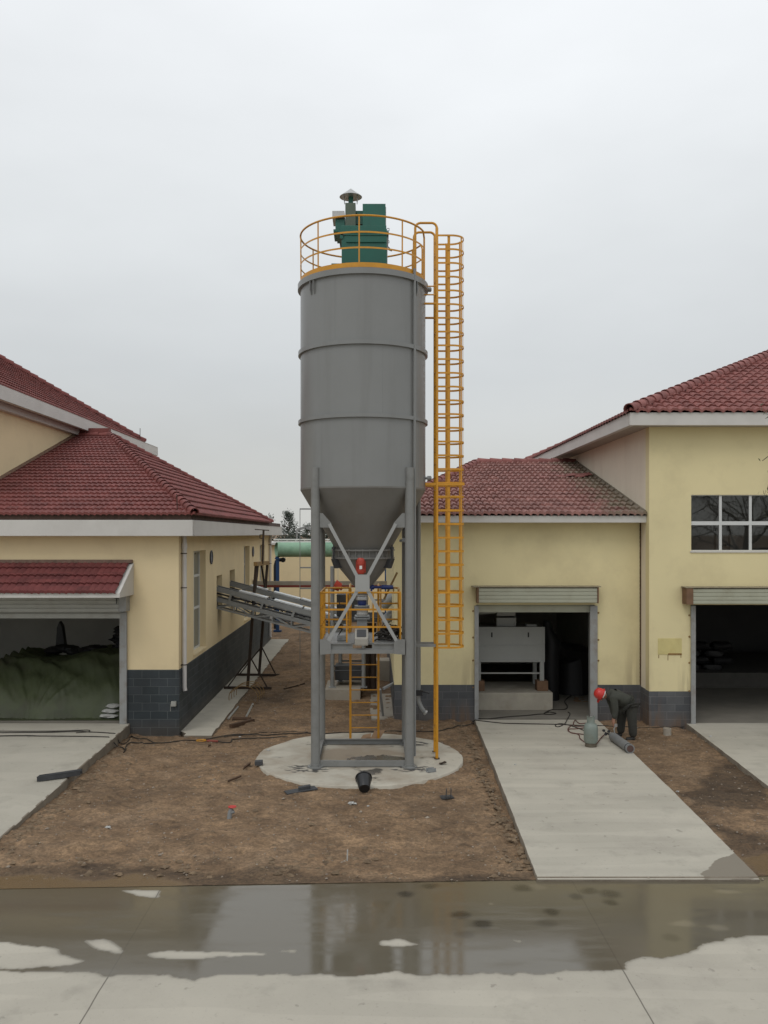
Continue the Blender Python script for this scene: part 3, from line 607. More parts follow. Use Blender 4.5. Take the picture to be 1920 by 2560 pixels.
co = np.array([vv.co[:] for vv in pad.data.vertices]); px_, py_ = co[:, 0], co[:, 1]
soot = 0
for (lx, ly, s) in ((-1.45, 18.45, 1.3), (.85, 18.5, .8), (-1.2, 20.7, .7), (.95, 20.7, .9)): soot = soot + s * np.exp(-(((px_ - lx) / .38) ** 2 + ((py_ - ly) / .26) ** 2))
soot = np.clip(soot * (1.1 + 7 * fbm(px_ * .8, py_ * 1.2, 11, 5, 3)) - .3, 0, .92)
dust = np.clip(np.exp(-(((px_ + .3) / 1.1) ** 2 + ((py_ - 19.6) / .9) ** 2)) * 1.1 + fbm(px_, py_, 2.2, 4, 5) * .8, 0, .85)
wp_ = np.clip(.25 + 1.6 * np.exp(-(((px_ - .15) / .7) ** 2 + ((py_ - 19.3) / .28) ** 2)) + 1.3 * np.exp(-(((px_ + .02) / .33) ** 2 + ((py_ - 18.2) / .3) ** 2)) + fbm(px_, py_, 6, 5, 8) * 1.1 - .75, 0, .3) / .3
for k, a in (('soot', soot), ('dust', dust), ('wet', wp_)): q = pad.data.attributes.new(k, 'FLOAT', 'POINT'); q.data.foreach_set('value', a)

# ================================================================== BUILDINGS
def wallgrid(mb, axis, c0, c1, u0, u1, z0, z1, holes, zsplit=()):
    """wall slab between planes c0 (outer) and c1 along axis; u runs along the wall; holes = (u0,u1,z0,z1)"""
    us = sorted({u0, u1, *[h[0] for h in holes], *[h[1] for h in holes]}); zs = sorted({z0, z1, *zsplit, *[h[2] for h in holes], *[h[3] for h in holes]})
    us = [u for u in us if u0 <= u <= u1]; zs = [z for z in zs if z0 <= z <= z1]
    solid = lambda i, j: 0 <= i < len(us) - 1 and 0 <= j < len(zs) - 1 and not any(h[0] <= (us[i] + us[i + 1]) / 2 <= h[1] and h[2] <= (zs[j] + zs[j + 1]) / 2 <= h[3] for h in holes)
    pt = (lambda u, c, z: (u, c, z)) if axis == 'y' else (lambda u, c, z: (c, u, z))
    for i in range(len(us) - 1):
        for j in range(len(zs) - 1):
            if not solid(i, j): continue
            a, b, p, q = us[i], us[i + 1], zs[j], zs[j + 1]
            for c in (c0, c1): mb.add([pt(a, c, p), pt(b, c, p), pt(b, c, q), pt(a, c, q)], [(0, 1, 2, 3)])
            if not solid(i - 1, j): mb.add([pt(a, c0, p), pt(a, c1, p), pt(a, c1, q), pt(a, c0, q)], [(0, 1, 2, 3)])
            if not solid(i + 1, j): mb.add([pt(b, c0, p), pt(b, c1, p), pt(b, c1, q), pt(b, c0, q)], [(0, 1, 2, 3)])
            if not solid(i, j - 1): mb.add([pt(a, c0, p), pt(b, c0, p), pt(b, c1, p), pt(a, c1, p)], [(0, 1, 2, 3)])
            if not solid(i, j + 1): mb.add([pt(a, c0, q), pt(b, c0, q), pt(b, c1, q), pt(a, c1, q)], [(0, 1, 2, 3)])
    return mb
def tileplane(o, u, v, W, Lg, wave, row, amp, step, clips, jit=.006, sub=6):
    """real pantile surface: waves along the eave, overlapping courses up the slope, cut at the hips"""
    o, u, v = np.array(o, float), np.array(u, float), np.array(v, float); u /= np.linalg.norm(u); v /= np.linalg.norm(v); nrm = np.cross(u, v)
    if nrm[2] < 0: nrm = -nrm
    us = np.arange(0, W + wave / sub, wave / sub); nr = int(math.ceil(Lg / row)); ti = np.floor(us / (2 * wave)).astype(int); V = []; nl = 0
    ph = us / wave * 2 * math.pi; prof = amp * (.5 + .5 * np.sin(ph)) ** .8 + amp * .25 * np.sin(ph * 2 + .8)
    for k in range(nr):
        jr = (rng.random(ti.max() + 2) - .5)[ti] * jit; jl = (rng.random(ti.max() + 2) - .5)[ti] * jit * 2
        for vv, h in ((([k * row - .02, -.015]),) if k == 0 else ()) + (([k * row, step]), ([(k + 1) * row, 0.0])):
            lo = abs(h) > 0
            p = o + us[:, None] * u + ((vv + (jl if lo else 0)) * np.ones_like(us))[:, None] * v + (h + prof * (1 if lo or 1 else .6) + (jr if lo else 0))[:, None] * nrm
            V.append(p); nl += 1
    V = np.concatenate(V); m = len(us); i = np.arange(nl * m).reshape(nl, m)
    f = np.stack([i[:-1, :-1].ravel(), i[:-1, 1:].ravel(), i[1:, 1:].ravel(), i[1:, :-1].ravel()], 1)
    for (co, no) in clips:
        d = (V - np.array(co)) @ np.array(no); f = f[(d[f] < .0).any(1)]
    bm = bmesh.new(); vs = [bm.verts.new(p) for p in V]
    for q in f: bm.faces.new([vs[j] for j in q])
    bmesh.ops.delete(bm, geom=[x for x in bm.verts if not x.link_faces], context='VERTS')
    for (co, no) in clips: bmesh.ops.bisect_plane(bm, geom=bm.verts[:] + bm.edges[:] + bm.faces[:], plane_co=co, plane_no=no, clear_outer=True)
    bm.verts.ensure_lookup_table(); bm.verts.index_update(); mb = MB(); mb.v = [tuple(x.co) for x in bm.verts]; mb.f = [tuple(x.index for x in q.verts) for q in bm.faces]; bm.free(); return mb
def hipclip(a, b, keep):      # vertical plane through the hip a-b; keep = a point on the side that stays
    a, b, k = Vector(a), Vector(b), Vector(keep); d = b - a; no = Vector((d.y, -d.x, 0)).normalized()
    if (k - a).dot(no) > 0: no = -no
    return (tuple(a), tuple(no))
def caps(a, b, r, ln=.33, lift=.02):    # overlapping half-round ridge tiles
    mb = MB(); a, b = Vector(a), Vector(b); d = (b - a); Lt = d.length; d.normalize(); s = d.cross(Vector((0, 0, 1))).normalized(); up = s.cross(d).normalized(); n = max(1, int(Lt / ln))
    for i in range(n):
        p0 = a + d * (i * Lt / n) + up * (lift + .025); p1 = a + d * ((i + 1.12) * Lt / n) + up * lift; k = 9; v = []
        for p, rr in ((p0, r), (p1, r * .86)):
            for q in (1, .86):
                for j in range(k): t = -.25 + (math.pi + .5) * j / (k - 1); v.append(p + s * math.cos(t) * rr * q + up * math.sin(t) * rr * q)
        f = []
        for j in range(k - 1): f += [(j, j + 1, 2 * k + j + 1, 2 * k + j), (k + j + 1, k + j, 3 * k + j, 3 * k + j + 1), (j + 1, j, k + j, k + j + 1), (2 * k + j, 2 * k + j + 1, 3 * k + j + 1, 3 * k + j)]
        f += [(0, 2 * k, 3 * k, k), (k - 1, 2 * k - 1, 4 * k - 1, 3 * k - 1)]; mb.add(v, f)
    return mb
def ringband(mb, x0, x1, y0, y1, t, z0, z1):     # band of thickness t round a rectangle, outer faces on the rectangle
    mb.box(x0, x1, y0, y0 + t, z0, z1); mb.box(x0, x1, y1 - t, y1, z0, z1); mb.box(x0, x0 + t, y0 + t, y1 - t, z0, z1); mb.box(x1 - t, x1, y0 + t, y1 - t, z0, z1); return mb
def shutterbox(mb, x0, x1, yf, yb, z0, z1, n=4):     # ribbed hood of a roller door
    h = (z1 - z0) / n
    for i in range(n):
        a = z0 + i * h; mb.prism([(x0, yf + .012, a), (x0, yf, a + h * .12), (x0, yf, a + h * .85), (x0, yf + .016, a + h * .97), (x0, yf + .016, a + h), (x0, yb, a + h), (x0, yb, a)], (x1 - x0, 0, 0))
    return mb

# ------------------------------------------------------------------ left building
YF = 21.8; XW = -4.95; YB = 41.2
LB = thing('garage_building', (-9, YF, 0), 'cream building with maroon hipped tile roof, slate block base and tarpaulin in its garage', 'building')
dx1 = X(310, YF); dz1 = Z(1512, YF)
wins = [(23.6, 25.3), (32.75, 34.2), (37.3, 38.9)]; WZ0, WZ1 = 1.80, 4.63
conv = [(27.05, 28.05, 2.72, 3.78), (29.5, 30.6, 2.80, 3.85)]
mb = MB(); wallgrid(mb, 'y', YF, YF + .3, -16, XW, 1.66, 5.06, [(-16.1, dx1, 0, dz1 + .05)])
wallgrid(mb, 'x', XW, XW - .3, YF + .301, YB, 1.66, 5.06, [(a, b, WZ0, WZ1) for a, b in wins] + conv)
build('wall', mb, M['cream'], LB, smooth=False)
mb = MB(); wallgrid(mb, 'y', YF - .02, YF + .3, -16, XW + .02, -.1, 1.658, [(-16.1, dx1, -.2, 3)])
wallgrid(mb, 'x', XW + .02, XW - .3, YF + .301, YB, -.1, 1.658, [])
build('block_base', mb, M['block'], LB, smooth=False)
mb = MB(); ringband(mb, -16, XW + .45, YF - .45, YB + .9, .12, 5.05, 5.45); build_split('fascia', mb, M['fascia'], LB, smooth=False, bevel=.012)
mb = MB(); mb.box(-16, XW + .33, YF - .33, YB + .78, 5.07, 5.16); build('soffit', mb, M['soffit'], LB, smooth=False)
# mortar bed under the tiles
mb = MB(); ringband(mb, -16, XW + .38, YF - .38, YB + .8, .3, 5.45, 5.60); build('eave_bed', mb, mat('dark_mortar', (.075, .045, .035), .95, 0, .4, 5), LB, smooth=False)
EC = (-4.46, 21.36, 5.585); AP = (-9.47, 31.0, 8.62); FC = (-4.46, 37.4, 5.585); RW = (-10.8, 31.0, 8.62)

front = tileplane((-10.8, 21.36, 5.585), (1, 0, 0), (0, 31.0 - 21.36, 8.62 - 5.585), 6.6, 10.2, .15, .385, .030, .045, [hipclip(EC, AP, (-9, 22, 5.6)), (AP, (0, 1, 0)), ((-10.8, 0, 0), (-1, 0, 0))])
rf = build('roof', front, M['tile'], LB, recalc=False, ang=40)
side = tileplane((-4.46, 21.0, 5.585), (0, 1, 0), (-5.01, 0, 8.62 - 5.585), 21.4, 5.95, .165, .385, .03, .05, [hipclip(EC, AP, (-5, 30, 6)), hipclip(FC, AP, (-5, 30, 6)), (AP, (-1, 0, 0))], sub=4)
build('hip_slope', side, M['tile'], LB, recalc=False, ang=40)
mb = MB(); mb.add([RW, AP, FC, (-10.8, 37.4, 5.585)], [(0, 1, 2, 3)]); build('roof_slope', mb, M['tile'], LB, recalc=False)
for a, b in ((EC, AP), (FC, AP), (AP, RW)): mb = caps(a, b, .125 if b == AP else .12, .36, .02); build('ridge_tiles', mb, M['tile'], rf, ang=30)
for q, r in (([(X(443, 21.6), 21.6, 5.7), (X(442, 21.6), 21.6, 6.1)], .012), ([(-10.5, 38.6, 9.3), (-10.5, 38.6, 9.85)], .014)): build('lightning_rod', MB().tube(q, r, 5), M['rust'], LB)
build('gutter_bar', MB().tube([(-4.5, 42.0, 5.5), (-4.15, 42.3, 5.42)], .03, 5), M['rust'], LB)
mb = MB(); mb.tube([(-10.76, 21.4, 5.64), (-10.76, 31.0, 8.68)], .055, 6); build('abutment_mortar', mb, mat('brown_mortar', (.16, .095, .06), .95, 0, .3, 6), rf)
mb = MB(); mb.box(-10.79, AP[0] - .1, 31.02, 31.3, 8.6, 8.92); build('ridge_upstand', mb, M['tile'], rf, smooth=False)
# taller block
mb = MB(); mb.box(-24, -10.8, YF, YB - .7, 5.46, 8.85); build('tall_wall', mb, M['cream'], LB, smooth=False)
mb = MB(); ringband(mb, -24.6, -10.3, 21.2, 41.0, .14, 8.82, 9.22); build('tall_fascia', mb, M['fascia'], LB, smooth=False, bevel=.012)
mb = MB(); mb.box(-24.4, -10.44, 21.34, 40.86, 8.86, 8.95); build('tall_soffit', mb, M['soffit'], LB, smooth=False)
mb = MB(); mb.box(-24, -10.62, 21.5, 40.7, 8.66, 8.86); build('cornice', mb, M['fascia'], LB, smooth=False, bevel=.01)
U0 = (-10.4, 21.2, 9.24); U1 = (-10.4, 38.9, 9.24); UA = (-17.2, 28.0, 13.5); UB = (-17.2, 32.1, 13.5)
up = tileplane((-10.4, 21.2, 9.24), (0, 1, 0), (-6.8, 0, 4.26), 20, 8.1, .165, .385, .03, .05, [hipclip(U0, UA, (-11, 30, 9)), hipclip(U1, UB, (-11, 30, 9)), (UA, (-1, 0, 0))], sub=4)
ur = build('tall_roof', up, M['tile'], LB, recalc=False, ang=40)
mb = MB(); mb.add([U0, UA, (-24.6, 21.2, 9.24)], [(0, 1, 2)]); mb.add([U1, (-24.6, 38.9, 9.24), UB], [(0, 1, 2)]); mb.add([UA, UB, (-24.6, 38.9, 9.24), (-24.6, 21.2, 9.24)], [(0, 1, 2, 3)]); build_split('tall_roof_slope', mb, M['tile'], LB, recalc=False)
for a, b in ((U0, UA), (U1, UB), (UA, UB)): build('ridge_tiles', caps(a, b, .15, .36, .03), M['tile'], ur, ang=30)
# interior
mb = MB(); mb.box(-16, XW - .3, YF + .02, 34, .1, .3); build('garage_floor', mb, M['floor'], LB, smooth=False)
mb = MB(); mb.box(-16, XW - .302, 30.5, 30.7, .3, 5.06); mb.box(-16, -15.9, YF + .3, 30.5, .3, 5.06); mb.box(X(247, 28), X(255, 28), 30.3, 30.498, .3, 5.0); mb.box(XW - .36, XW - .302, YF + .3, 30.5, .3, 1.66); build_split('inner_wall', mb, M['room'], LB, smooth=False)
# windows: white three-light frames set deep in the side wall
for i, (a, b) in enumerate(wins):
    xg = XW - .2; fr = MB()
    fr.box(xg - .03, xg + .03, a, a + .06, WZ0, WZ1); fr.box(xg - .03, xg + .03, b - .06, b, WZ0, WZ1); fr.box(xg - .03, xg + .03, a + .06, b - .06, WZ0, WZ0 + .06); fr.box(xg - .03, xg + .03, a + .06, b - .06, WZ1 - .06, WZ1)
    for z in (2.98, 3.90): fr.box(xg - .028, xg + .028, a + .06, b - .06, z - .035, z + .035)
    mdl = (a + b) / 2; fr.box(xg - .026, xg + .026, mdl - .035, mdl + .035, WZ0 + .06, WZ1 - .06)
    wo = build('window', fr, M['frame'], LB, smooth=False)
    g = MB(); g.add([(xg, a + .05, WZ0 + .05), (xg, b - .05, WZ0 + .05), (xg, b - .05, WZ1 - .05), (xg, a + .05, WZ1 - .05)], [(0, 1, 2, 3)]); build('pane', g, M['frosted'], wo, recalc=False)
    sl = MB(); sl.box(XW - .17, XW + .03, a - .02, b + .02, WZ0 - .05, WZ0 - .002); build('sill', sl, M['cream'], wo, smooth=False)
vm = mat('dark_vent_louvre', (.035, .035, .05), .5)
for (py, yy) in ((1393, 26.1), (1379, 35.1)):
    z = Z(py, yy); vb = MB(); Mx = Matrix.Rotation(R(90), 4, 'Y'); vb.lathe([(.20, 0), (.215, .03), (.18, .035), (.17, .012)], (XW, yy, z), 24, Mx)
    for k in range(-4, 5): h = k * .038; wv = math.sqrt(max(.001, .17 ** 2 - h * h)); vb.beam((XW + .018, yy - wv, z + h), (XW + .018, yy + wv, z + h), .03, .008, (1, 0, .6))
    vv = build('vent', vb, vm, LB); vv['label'] = 'round dark louvred vent'
for (yy, zb, w_) in ((22.12, 1.07, 1), (40.4, .25, 1)):
    p = MB(); p.tube([(XW + .075, yy, 5.06), (XW + .075, yy, zb + .1), (XW + .09, yy, zb)], .058, 12); p.cyl((XW + .075, yy, 4.72), (XW + .075, yy, 4.86), .072, 12)
    pp = build('downpipe', p, M['plastic_pipe'], LB)
    c = MB()
    for z in ([3.72, 1.74, 4.6] if w_ else []): c.cyl((XW + .075, yy, max(z, zb + .2) - .012), (XW + .075, yy, max(z, zb + .2) + .012), .066, 12); c.box(XW, XW + .03, yy - .1, yy + .1, max(z, zb + .2) - .01, max(z, zb + .2) + .01)
    build_split('pipe_clip', c, M['rust'], pp)
# canopy over the garage door
cxr = -6.09; cz1 = 4.40; cz0 = 3.70; cyf = 20.6
mb = MB(); mb.prism([(cxr, YF, 3.56), (cxr, YF, cz1 - .03), (cxr, cyf, cz0 - .02), (cxr, cyf, 3.57)], (-9.9, 0, 0)); cb = build('canopy', mb, M['fascia'], LB, smooth=False, bevel=.012)
tp = tileplane((-15.9, cyf - .03, cz0 - .005), (1, 0, 0), (0, YF - cyf + .03, cz1 - cz0), 9.75, 1.42, .165, .36, .028, .045, [((0, YF, 0), (0, 1, 0)), ((cxr - .09, 0, 0), (1, 0, 0))])
build('canopy_tiles', tp, M['tile_c'], cb, recalc=False, ang=40)
mb = MB(); mb.box(-15.9, cxr - .02, YF - .1, YF - .002, cz1 - .03, cz1 + .05); build('mortar_flashing', mb, mat('mortar_flash', (.16, .105, .08), .95, 0, .3, 7), cb, smooth=False)
# roller door
sx = X(319, YF); mb = MB(); shutterbox(mb, -15.5, sx - .13, YF - .32, YF - .01, Z(1530, YF - .3), 3.555, 4); rs = build('roller_shutter', mb, M['shutter'], LB, smooth=False)
mb = MB(); mb.box(sx - .13, sx + .06, YF - .34, YF - .012, Z(1528, YF - .3) - .01, 3.554); build_split('end_plate', mb, M['jamb'], rs, smooth=False, bevel=.01)
mb = MB(); mb.box(-15.5, sx - .15, YF - .1, YF + .0, Z(1545, YF), Z(1533, YF)); mb.box(-15.5, sx - .15, YF - .07, YF - .03, Z(1533, YF), Z(1530, YF - .3) + .05); build_split('curtain_bar', mb, M['shutter'], rs, smooth=False)
mb = MB(); mb.box(dx1 - .09, dx1 + .09, YF - .09, YF - .022, .30, Z(1530, YF)); build('door_jamb', mb, M['jamb'], LB, smooth=False, bevel=.006)
mb = MB(); mb.tube([(sx - .17, YF - .36, 3.5), (sx - .17, YF - .36, 3.36)], .012, 5); mb.tube([(sx - .17 + .05 * math.cos(t), YF - .36, 3.52 + .04 * math.sin(t)) for t in np.linspace(0, 6.28, 12)], .008, 5); build('lock_chain', mb, M['dark'], rs)
mb = MB(); mb.box(X(430, YF), X(442, YF), YF - .12, YF - .021, Z(1764, YF), Z(1752, YF)); mb.tube([(X(427, YF), YF - .03, Z(1760, YF)), (X(427, YF), YF - .03, Z(1778, YF))], .008, 5); build('socket_box', mb, M['box_grey'], LB, bevel=.008)

# ------------------------------------------------------------------ right building
YR = 23.5; XI = X(1602, YR); YU = XI * FPX / (1623 - CX); X0 = .55
RB = thing('workshop_building', (7, YR, 0), 'pale yellow building with faded rose tile roofs, tall block and two open roller doors', 'building')
d1a, d1b, d1t = X(1191, YR), X(1487, YR), Z(1512, YR); d2a, d2t = X(1727, YU), Z(1512, YU); GT = .98
FR = YR - .5; FT = Z(1289, FR); FB = Z(1306.5, FR)
wx0 = X(1728, YU); wz1 = Z(1237, YU); wz0 = Z(1377, YU); cw = .795
mb = MB(); wallgrid(mb, 'y', YR, YR + .3, X0, XI - .001, GT, FB + .02, [(d1a, d1b, -1, d1t)]); wallgrid(mb, 'x', X0, X0 + .3, YR + .301, 39, GT, FB + .02, []); mb.box(X0 + .3, XI, 38.7, 39, GT, FB)
build('wall', mb, M['cream_r'], RB, smooth=False)
mb = MB(); wallgrid(mb, 'y', YR - .015, YR + .3, X0, XI - .001, -.1, GT - .002, [(d1a, d1b, -1, 9)]); wallgrid(mb, 'x', X0 - .015, X0 + .3, YR + .301, 39, -.1, GT - .002, []); build('block_base', mb, M['block_r'], RB, smooth=False); mb = MB()
wallgrid(mb, 'y', YU - .015, YU + .3, XI - .01, 20, -.1, GT - .05, [(d2a, 18, -1, 9)]); mb.box(XI - .012, XI + .25, YU + .301, YR - .016, -.1, GT - .04); build_split('tall_block_base', mb, M['block_r'], RB, smooth=False)
mb = MB(); wallgrid(mb, 'y', YU, YU + .3, XI, 20, GT - .048, 7.98, [(d2a, 18, -1, d2t), (wx0, wx0 + 4 * cw, wz0, wz1)]); build('tall_wall', mb, M['cream_r'], RB, smooth=False)
mb = MB(); mb.box(XI, XI + .3, YU + .301, YR - .002, GT - .038, 7.98); mb.box(XI, XI + .3, YR, 40, FB, 7.98); mb.box(19.7, 20, YU + .3, 40, 0, 7.98); mb.box(XI + .3, 19.7, 39.7, 40, 0, 7.98); o = build_split('side_wall', mb, M['pink'], RB, smooth=False)
o['label'] = 'pinkish unpainted side wall of the tall block'
mb = MB(); mb.box(XI - .03, XI - .002, YR - .03, YR - .002, GT, FB)
for k in range(40): z = GT + .1 + k * .108; mb.box(XI - .042, XI - .03, YR - .04, YR - .03, z, z + random.uniform(.02, .09))
build('joint_strip', mb, mat('rusty_joint', (.10, .06, .03), .9, 0, .4, 9), RB, smooth=False)
# lower roof
E0 = (-.08, FR - .04, FT + .02); A0 = (3.75, 31.1, 7.66); A1 = (XI, 31.1, 7.66); G0 = (-.08, 39.6, FT + .02)
mb = MB(); mb.box(-.04, XI - .002, FR, FR + .12, FB, FT); mb.box(-.04, .08, FR + .12, 39.4, FB, FT); build_split('fascia', mb, M['fascia'], RB, smooth=False, bevel=.01)
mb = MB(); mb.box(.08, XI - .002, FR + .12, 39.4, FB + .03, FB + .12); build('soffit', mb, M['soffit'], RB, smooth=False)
tp = tileplane((-.4, FR - .04, FT + .02), (1, 0, 0), (0, 31.1 - FR + .04, A0[2] - FT - .02), XI + .5, 8.5, .185, .5, .055, .06, [hipclip(E0, A0, (3, 24, 6)), (A0, (0, 1, 0)), ((XI - .002, 0, 0), (1, 0, 0))], jit=.012)
lr = build('roof', tp, M['tile_r'], RB, recalc=False, ang=40)
tp = tileplane((-.08, FR - .2, FT + .02), (0, 1, 0), (3.83, 0, A0[2] - FT - .02), 17, 4.45, .178, .52, .03, .05, [hipclip(E0, A0, (0, 30, 6)), hipclip(G0, A0, (0, 30, 6)), (A0, (1, 0, 0))], sub=4)
build('hip_slope', tp, M['tile_r'], RB, recalc=False, ang=40)
mb = MB(); mb.add([A0, A1, (XI, 39.6, FT), G0], [(0, 1, 2, 3)]); build('roof_slope', mb, M['tile_r'], RB, recalc=False)
for a, b in ((E0, A0), (A0, A1)): build('ridge_tiles', caps(a, b, .14, .40, .03), M['tile_u'], lr, ang=30)
mb = MB()   # slipped and patched tiles near the abutment
for k in range(9):
    t = random.random(); x = XI - .25 - 1.5 * t; y = 28.3 + random.uniform(-.12, .12) - .35 * t; z = FT + .09 + (y - FR) * .257
    mb.beam((x - .15, y, z), (x + .15, y + random.uniform(-.1, .1), z + random.uniform(-.02, .05)), .36, .02, (0, -.25, 1))
build_split('broken_tile', mb, M['tile_u'], lr, smooth=False)
mb = MB(); mb.tube([(XI - .02, FR + .05, FT + .10), (XI - .02, 31.1, 7.74)], .05, 6); build('abutment_mortar', mb, mat('old_mortar', (.17, .145, .105), .95, 0, .25, 6), lr)
# tall block roof
UF = YU - .55; UX = 6.62; UT = Z(1031, UF); UBm = Z(1063, UF)
mb = MB(); ringband(mb, UX, 20.6, UF, 40.6, .14, UBm, UT); build('tall_fascia', mb, M['fascia'], RB, smooth=False, bevel=.01)
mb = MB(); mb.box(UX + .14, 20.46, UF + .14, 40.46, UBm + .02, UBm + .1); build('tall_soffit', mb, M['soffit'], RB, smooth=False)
V0 = (UX - .03, UF - .03, UT + .01); V1 = (UX - .03, 40.63, UT + .01); VA = (UX + 6.97, UF + 6.97, UT + .01 + 6.97 * .425); VB = (UX + 6.97, 33.6, VA[2]); V2 = (20.63, UF - .03, UT + .01); V3 = (20.63, 40.63, UT + .01)
tp = tileplane(V0, (1, 0, 0), (0, 7, VA[2] - V0[2]), 14.1, 7.8, .275, .38, .065, .05, [hipclip(V0, VA, (13, 23, 8)), hipclip(V2, VA, (13, 23, 8)), (VA, (0, 1, 0))], jit=.012)
ur = build('tall_roof', tp, M['tile_u'], RB, recalc=False, ang=40)
tp = tileplane(V0, (0, 1, 0), (7, 0, VA[2] - V0[2]), 18.2, 7.8, .285, .42, .042, .05, [hipclip(V0, VA, (7, 30, 8)), hipclip(V1, VB, (7, 30, 8)), (VA, (1, 0, 0))], sub=4)
build('tall_hip_slope', tp, M['tile_u'], RB, recalc=False, ang=40)
mb = MB(); mb.add([V2, V3, VB, VA], [(0, 1, 2, 3)]); mb.add([V1, VB, V3], [(0, 1, 2)]); build_split('tall_roof_slope', mb, M['tile_u'], RB, recalc=False)
for a, b in ((V0, VA), (VA, VB), (V1, VB)): build('ridge_tiles', caps(a, b, .16, .40, .04), M['tile_u'], ur, ang=30)
# upper window
fr = MB(); ya, yb = YU + .05, YU + .11; W1 = wx0 + 4 * cw; zm = Z(1308, YU)
fr.box(wx0, W1, ya, yb, wz1 - .02, wz1); fr.box(wx0, W1, ya, yb, wz0, wz0 + .02)
for k in range(1, 4): x = wx0 + k * cw; fr.box(x - .035, x + .035, ya - .003, yb + .003, wz0 + .002, wz1 - .002)
fr.box(wx0, W1, ya - .006, yb + .006, zm - .05, zm + .05)
wo = build('window', fr, M['frame'], RB, smooth=False)
g = MB(); g.add([(wx0, YU + .08, wz0), (W1, YU + .08, wz0), (W1, YU + .08, wz1), (wx0, YU + .08, wz1)], [(0, 1, 2, 3)]); build('pane', g, M['glass'], wo, recalc=False)
sl = MB(); sl.box(wx0 - .03, W1 + .03, YU - .03, YU + .05, wz0 - .045, wz0 - .003); build('sill', sl, M['fascia'], wo, smooth=False)
mb = MB()      # ducts seen through the glass
for x in (wx0 + cw * 1.13, wx0 + cw * 1.62): mb.box(x, x + .17, YU + .6, YU + .75, wz0 - .3, zm - .28); mb.box(x - .01, x + .19, YU + .58, YU + .77, zm - .2, zm - .02)
mb.cyl((wx0 + cw * 1.5, YU + .7, wz0 + .12), (wx0 + cw * 1.6, YU + .7, wz0 + .12), .06, 10); build_split('inner_duct', mb, M['machine'], RB, smooth=False)
# roller doors
for (xa, xb, yf, bt, tp_, mm_) in ((X(1186, YR - .3), X(1497, YR - .3), YR, Z(1507, YR - .3), Z(1470, YR - .3), M['shutter_r']), (X(1717, YU - .3), 18.2, YU, Z(1510, YU - .3), Z(1472, YU - .3), M['shutter_r'])):
    mb = MB(); shutterbox(mb, xa + (.12 if yf == YR else .16), xb - .05, yf - .33, yf - .02, bt, tp_, 4); rs = build('roller_shutter', mb, mm_, RB, smooth=False)
    mb = MB(); mb.box(xa + (.075 if yf == YR else -.02), xa + (.115 if yf == YR else .155), yf - .345, yf - .017, bt - .01, tp_ + .02); mb.box(xb - .045, xb - .01, yf - .345, yf - .017, bt - .01, tp_ + .02); build_split('end_plate', mb, M['rustplate'], rs, smooth=False)
    mb = MB(); mb.box(xa - .05, xb + .05, yf - .36, yf - .016, tp_ + .022, tp_ + .05); build('hood_flashing', mb, mat('flashing', (.28, .24, .16), .9, 0, .2, 6), rs, smooth=False)
mb = MB(); mb.box(d1a + .05, d1b - .05, YR + .05, YR + .15, Z(1531, YR), Z(1515, YR)); mb.box(d1a + .05, d1b - .05, YR + .08, YR + .12, Z(1517, YR), Z(1505, YR)); build_split('curtain_bar', mb, M['shutter_r'], RB, smooth=False)
for (xc, w_, yy, z1) in ((d1a, .11, YR, d1t), (d1b - .04, .2, YR, d1t), (d2a + .05, .12, YU, d2t)):
    mb = MB(); mb.box(xc - w_ / 2, xc + w_ / 2, yy - .06, yy - .017, .03, z1 - .02); mb.box(xc - w_ / 2 + .02, xc + w_ / 2 - .02, yy - .017, yy + .2, .03, z1 - .02); build('door_jamb', mb, M['jamb'], RB, smooth=False)
mb = MB()
for (xc, yy) in ((d1a - .09, YR), (d1b + .1, YR), (d2a - .04, YU)):
    for z in (.95, 1.6, 2.3, 2.9): mb.lathe([(.028, 0), (.02, .02), (0, .024)], (xc, yy - .001, z + random.uniform(-.1, .1)), 8, Matrix.Rotation(R(90), 4, 'X'))
build_split('rusty_bolt', mb, M['rust_bar'], RB)
cp = [X(1645, YU), X(1704, YU), Z(1636, YU), Z(1596, YU)]
mb = MB(); mb.box(cp[0], cp[1], YU - .012, YU - .001, cp[2], cp[3]); c_ = build('cover_plate', mb, M['plate_y'], RB, smooth=False)
mb = MB(); mb.box(lerp(cp[0], cp[1], .42), cp[1], YU - .016, YU - .0125, cp[2] - .01, cp[2] + .03)
for t, h in ((.03, .10), (.42, .16), (.97, .09)): mb.box(lerp(cp[0], cp[1], t) - .008, lerp(cp[0], cp[1], t) + .008, YU - .004, YU - .0005, cp[2] - h, cp[2] - .012)
build('rust_stain', mb, mat('rust_stain', (.22, .12, .04), .9, 0, .3, 12), c_, smooth=False)
mb = MB(); mb.box(X0 + .3, XI, YR + .02, 38.7, -.05, .055); mb.box(XI + .3, 19.7, YU + .3, 39.7, -.05, .06); mb.box(XI+.301,19.7,YU+.02,YU+.3,-.05,.06); build_split('workshop_floor', mb, M['floor'], RB, smooth=False)
mb = MB(); mb.box(X0 + .3, XI - .002, 33.4, 33.6, .055, FB); mb.box(XI - .2, XI - .004, YR + .302, 33.4, .055, FB); build_split('inner_wall', mb, M['room'], RB, smooth=False)
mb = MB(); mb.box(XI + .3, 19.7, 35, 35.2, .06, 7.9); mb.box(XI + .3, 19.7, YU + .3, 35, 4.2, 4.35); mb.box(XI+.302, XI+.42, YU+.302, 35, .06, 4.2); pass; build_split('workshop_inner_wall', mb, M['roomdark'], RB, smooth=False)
mb = MB(); mb.box(XI + .3, 19.7, YU + 2.2, YU + 2.35, 4.36, 7.9); build('added_pale_wall', mb, M['room'], RB, smooth=False)  # pale partition added close behind the window to lighten its panes
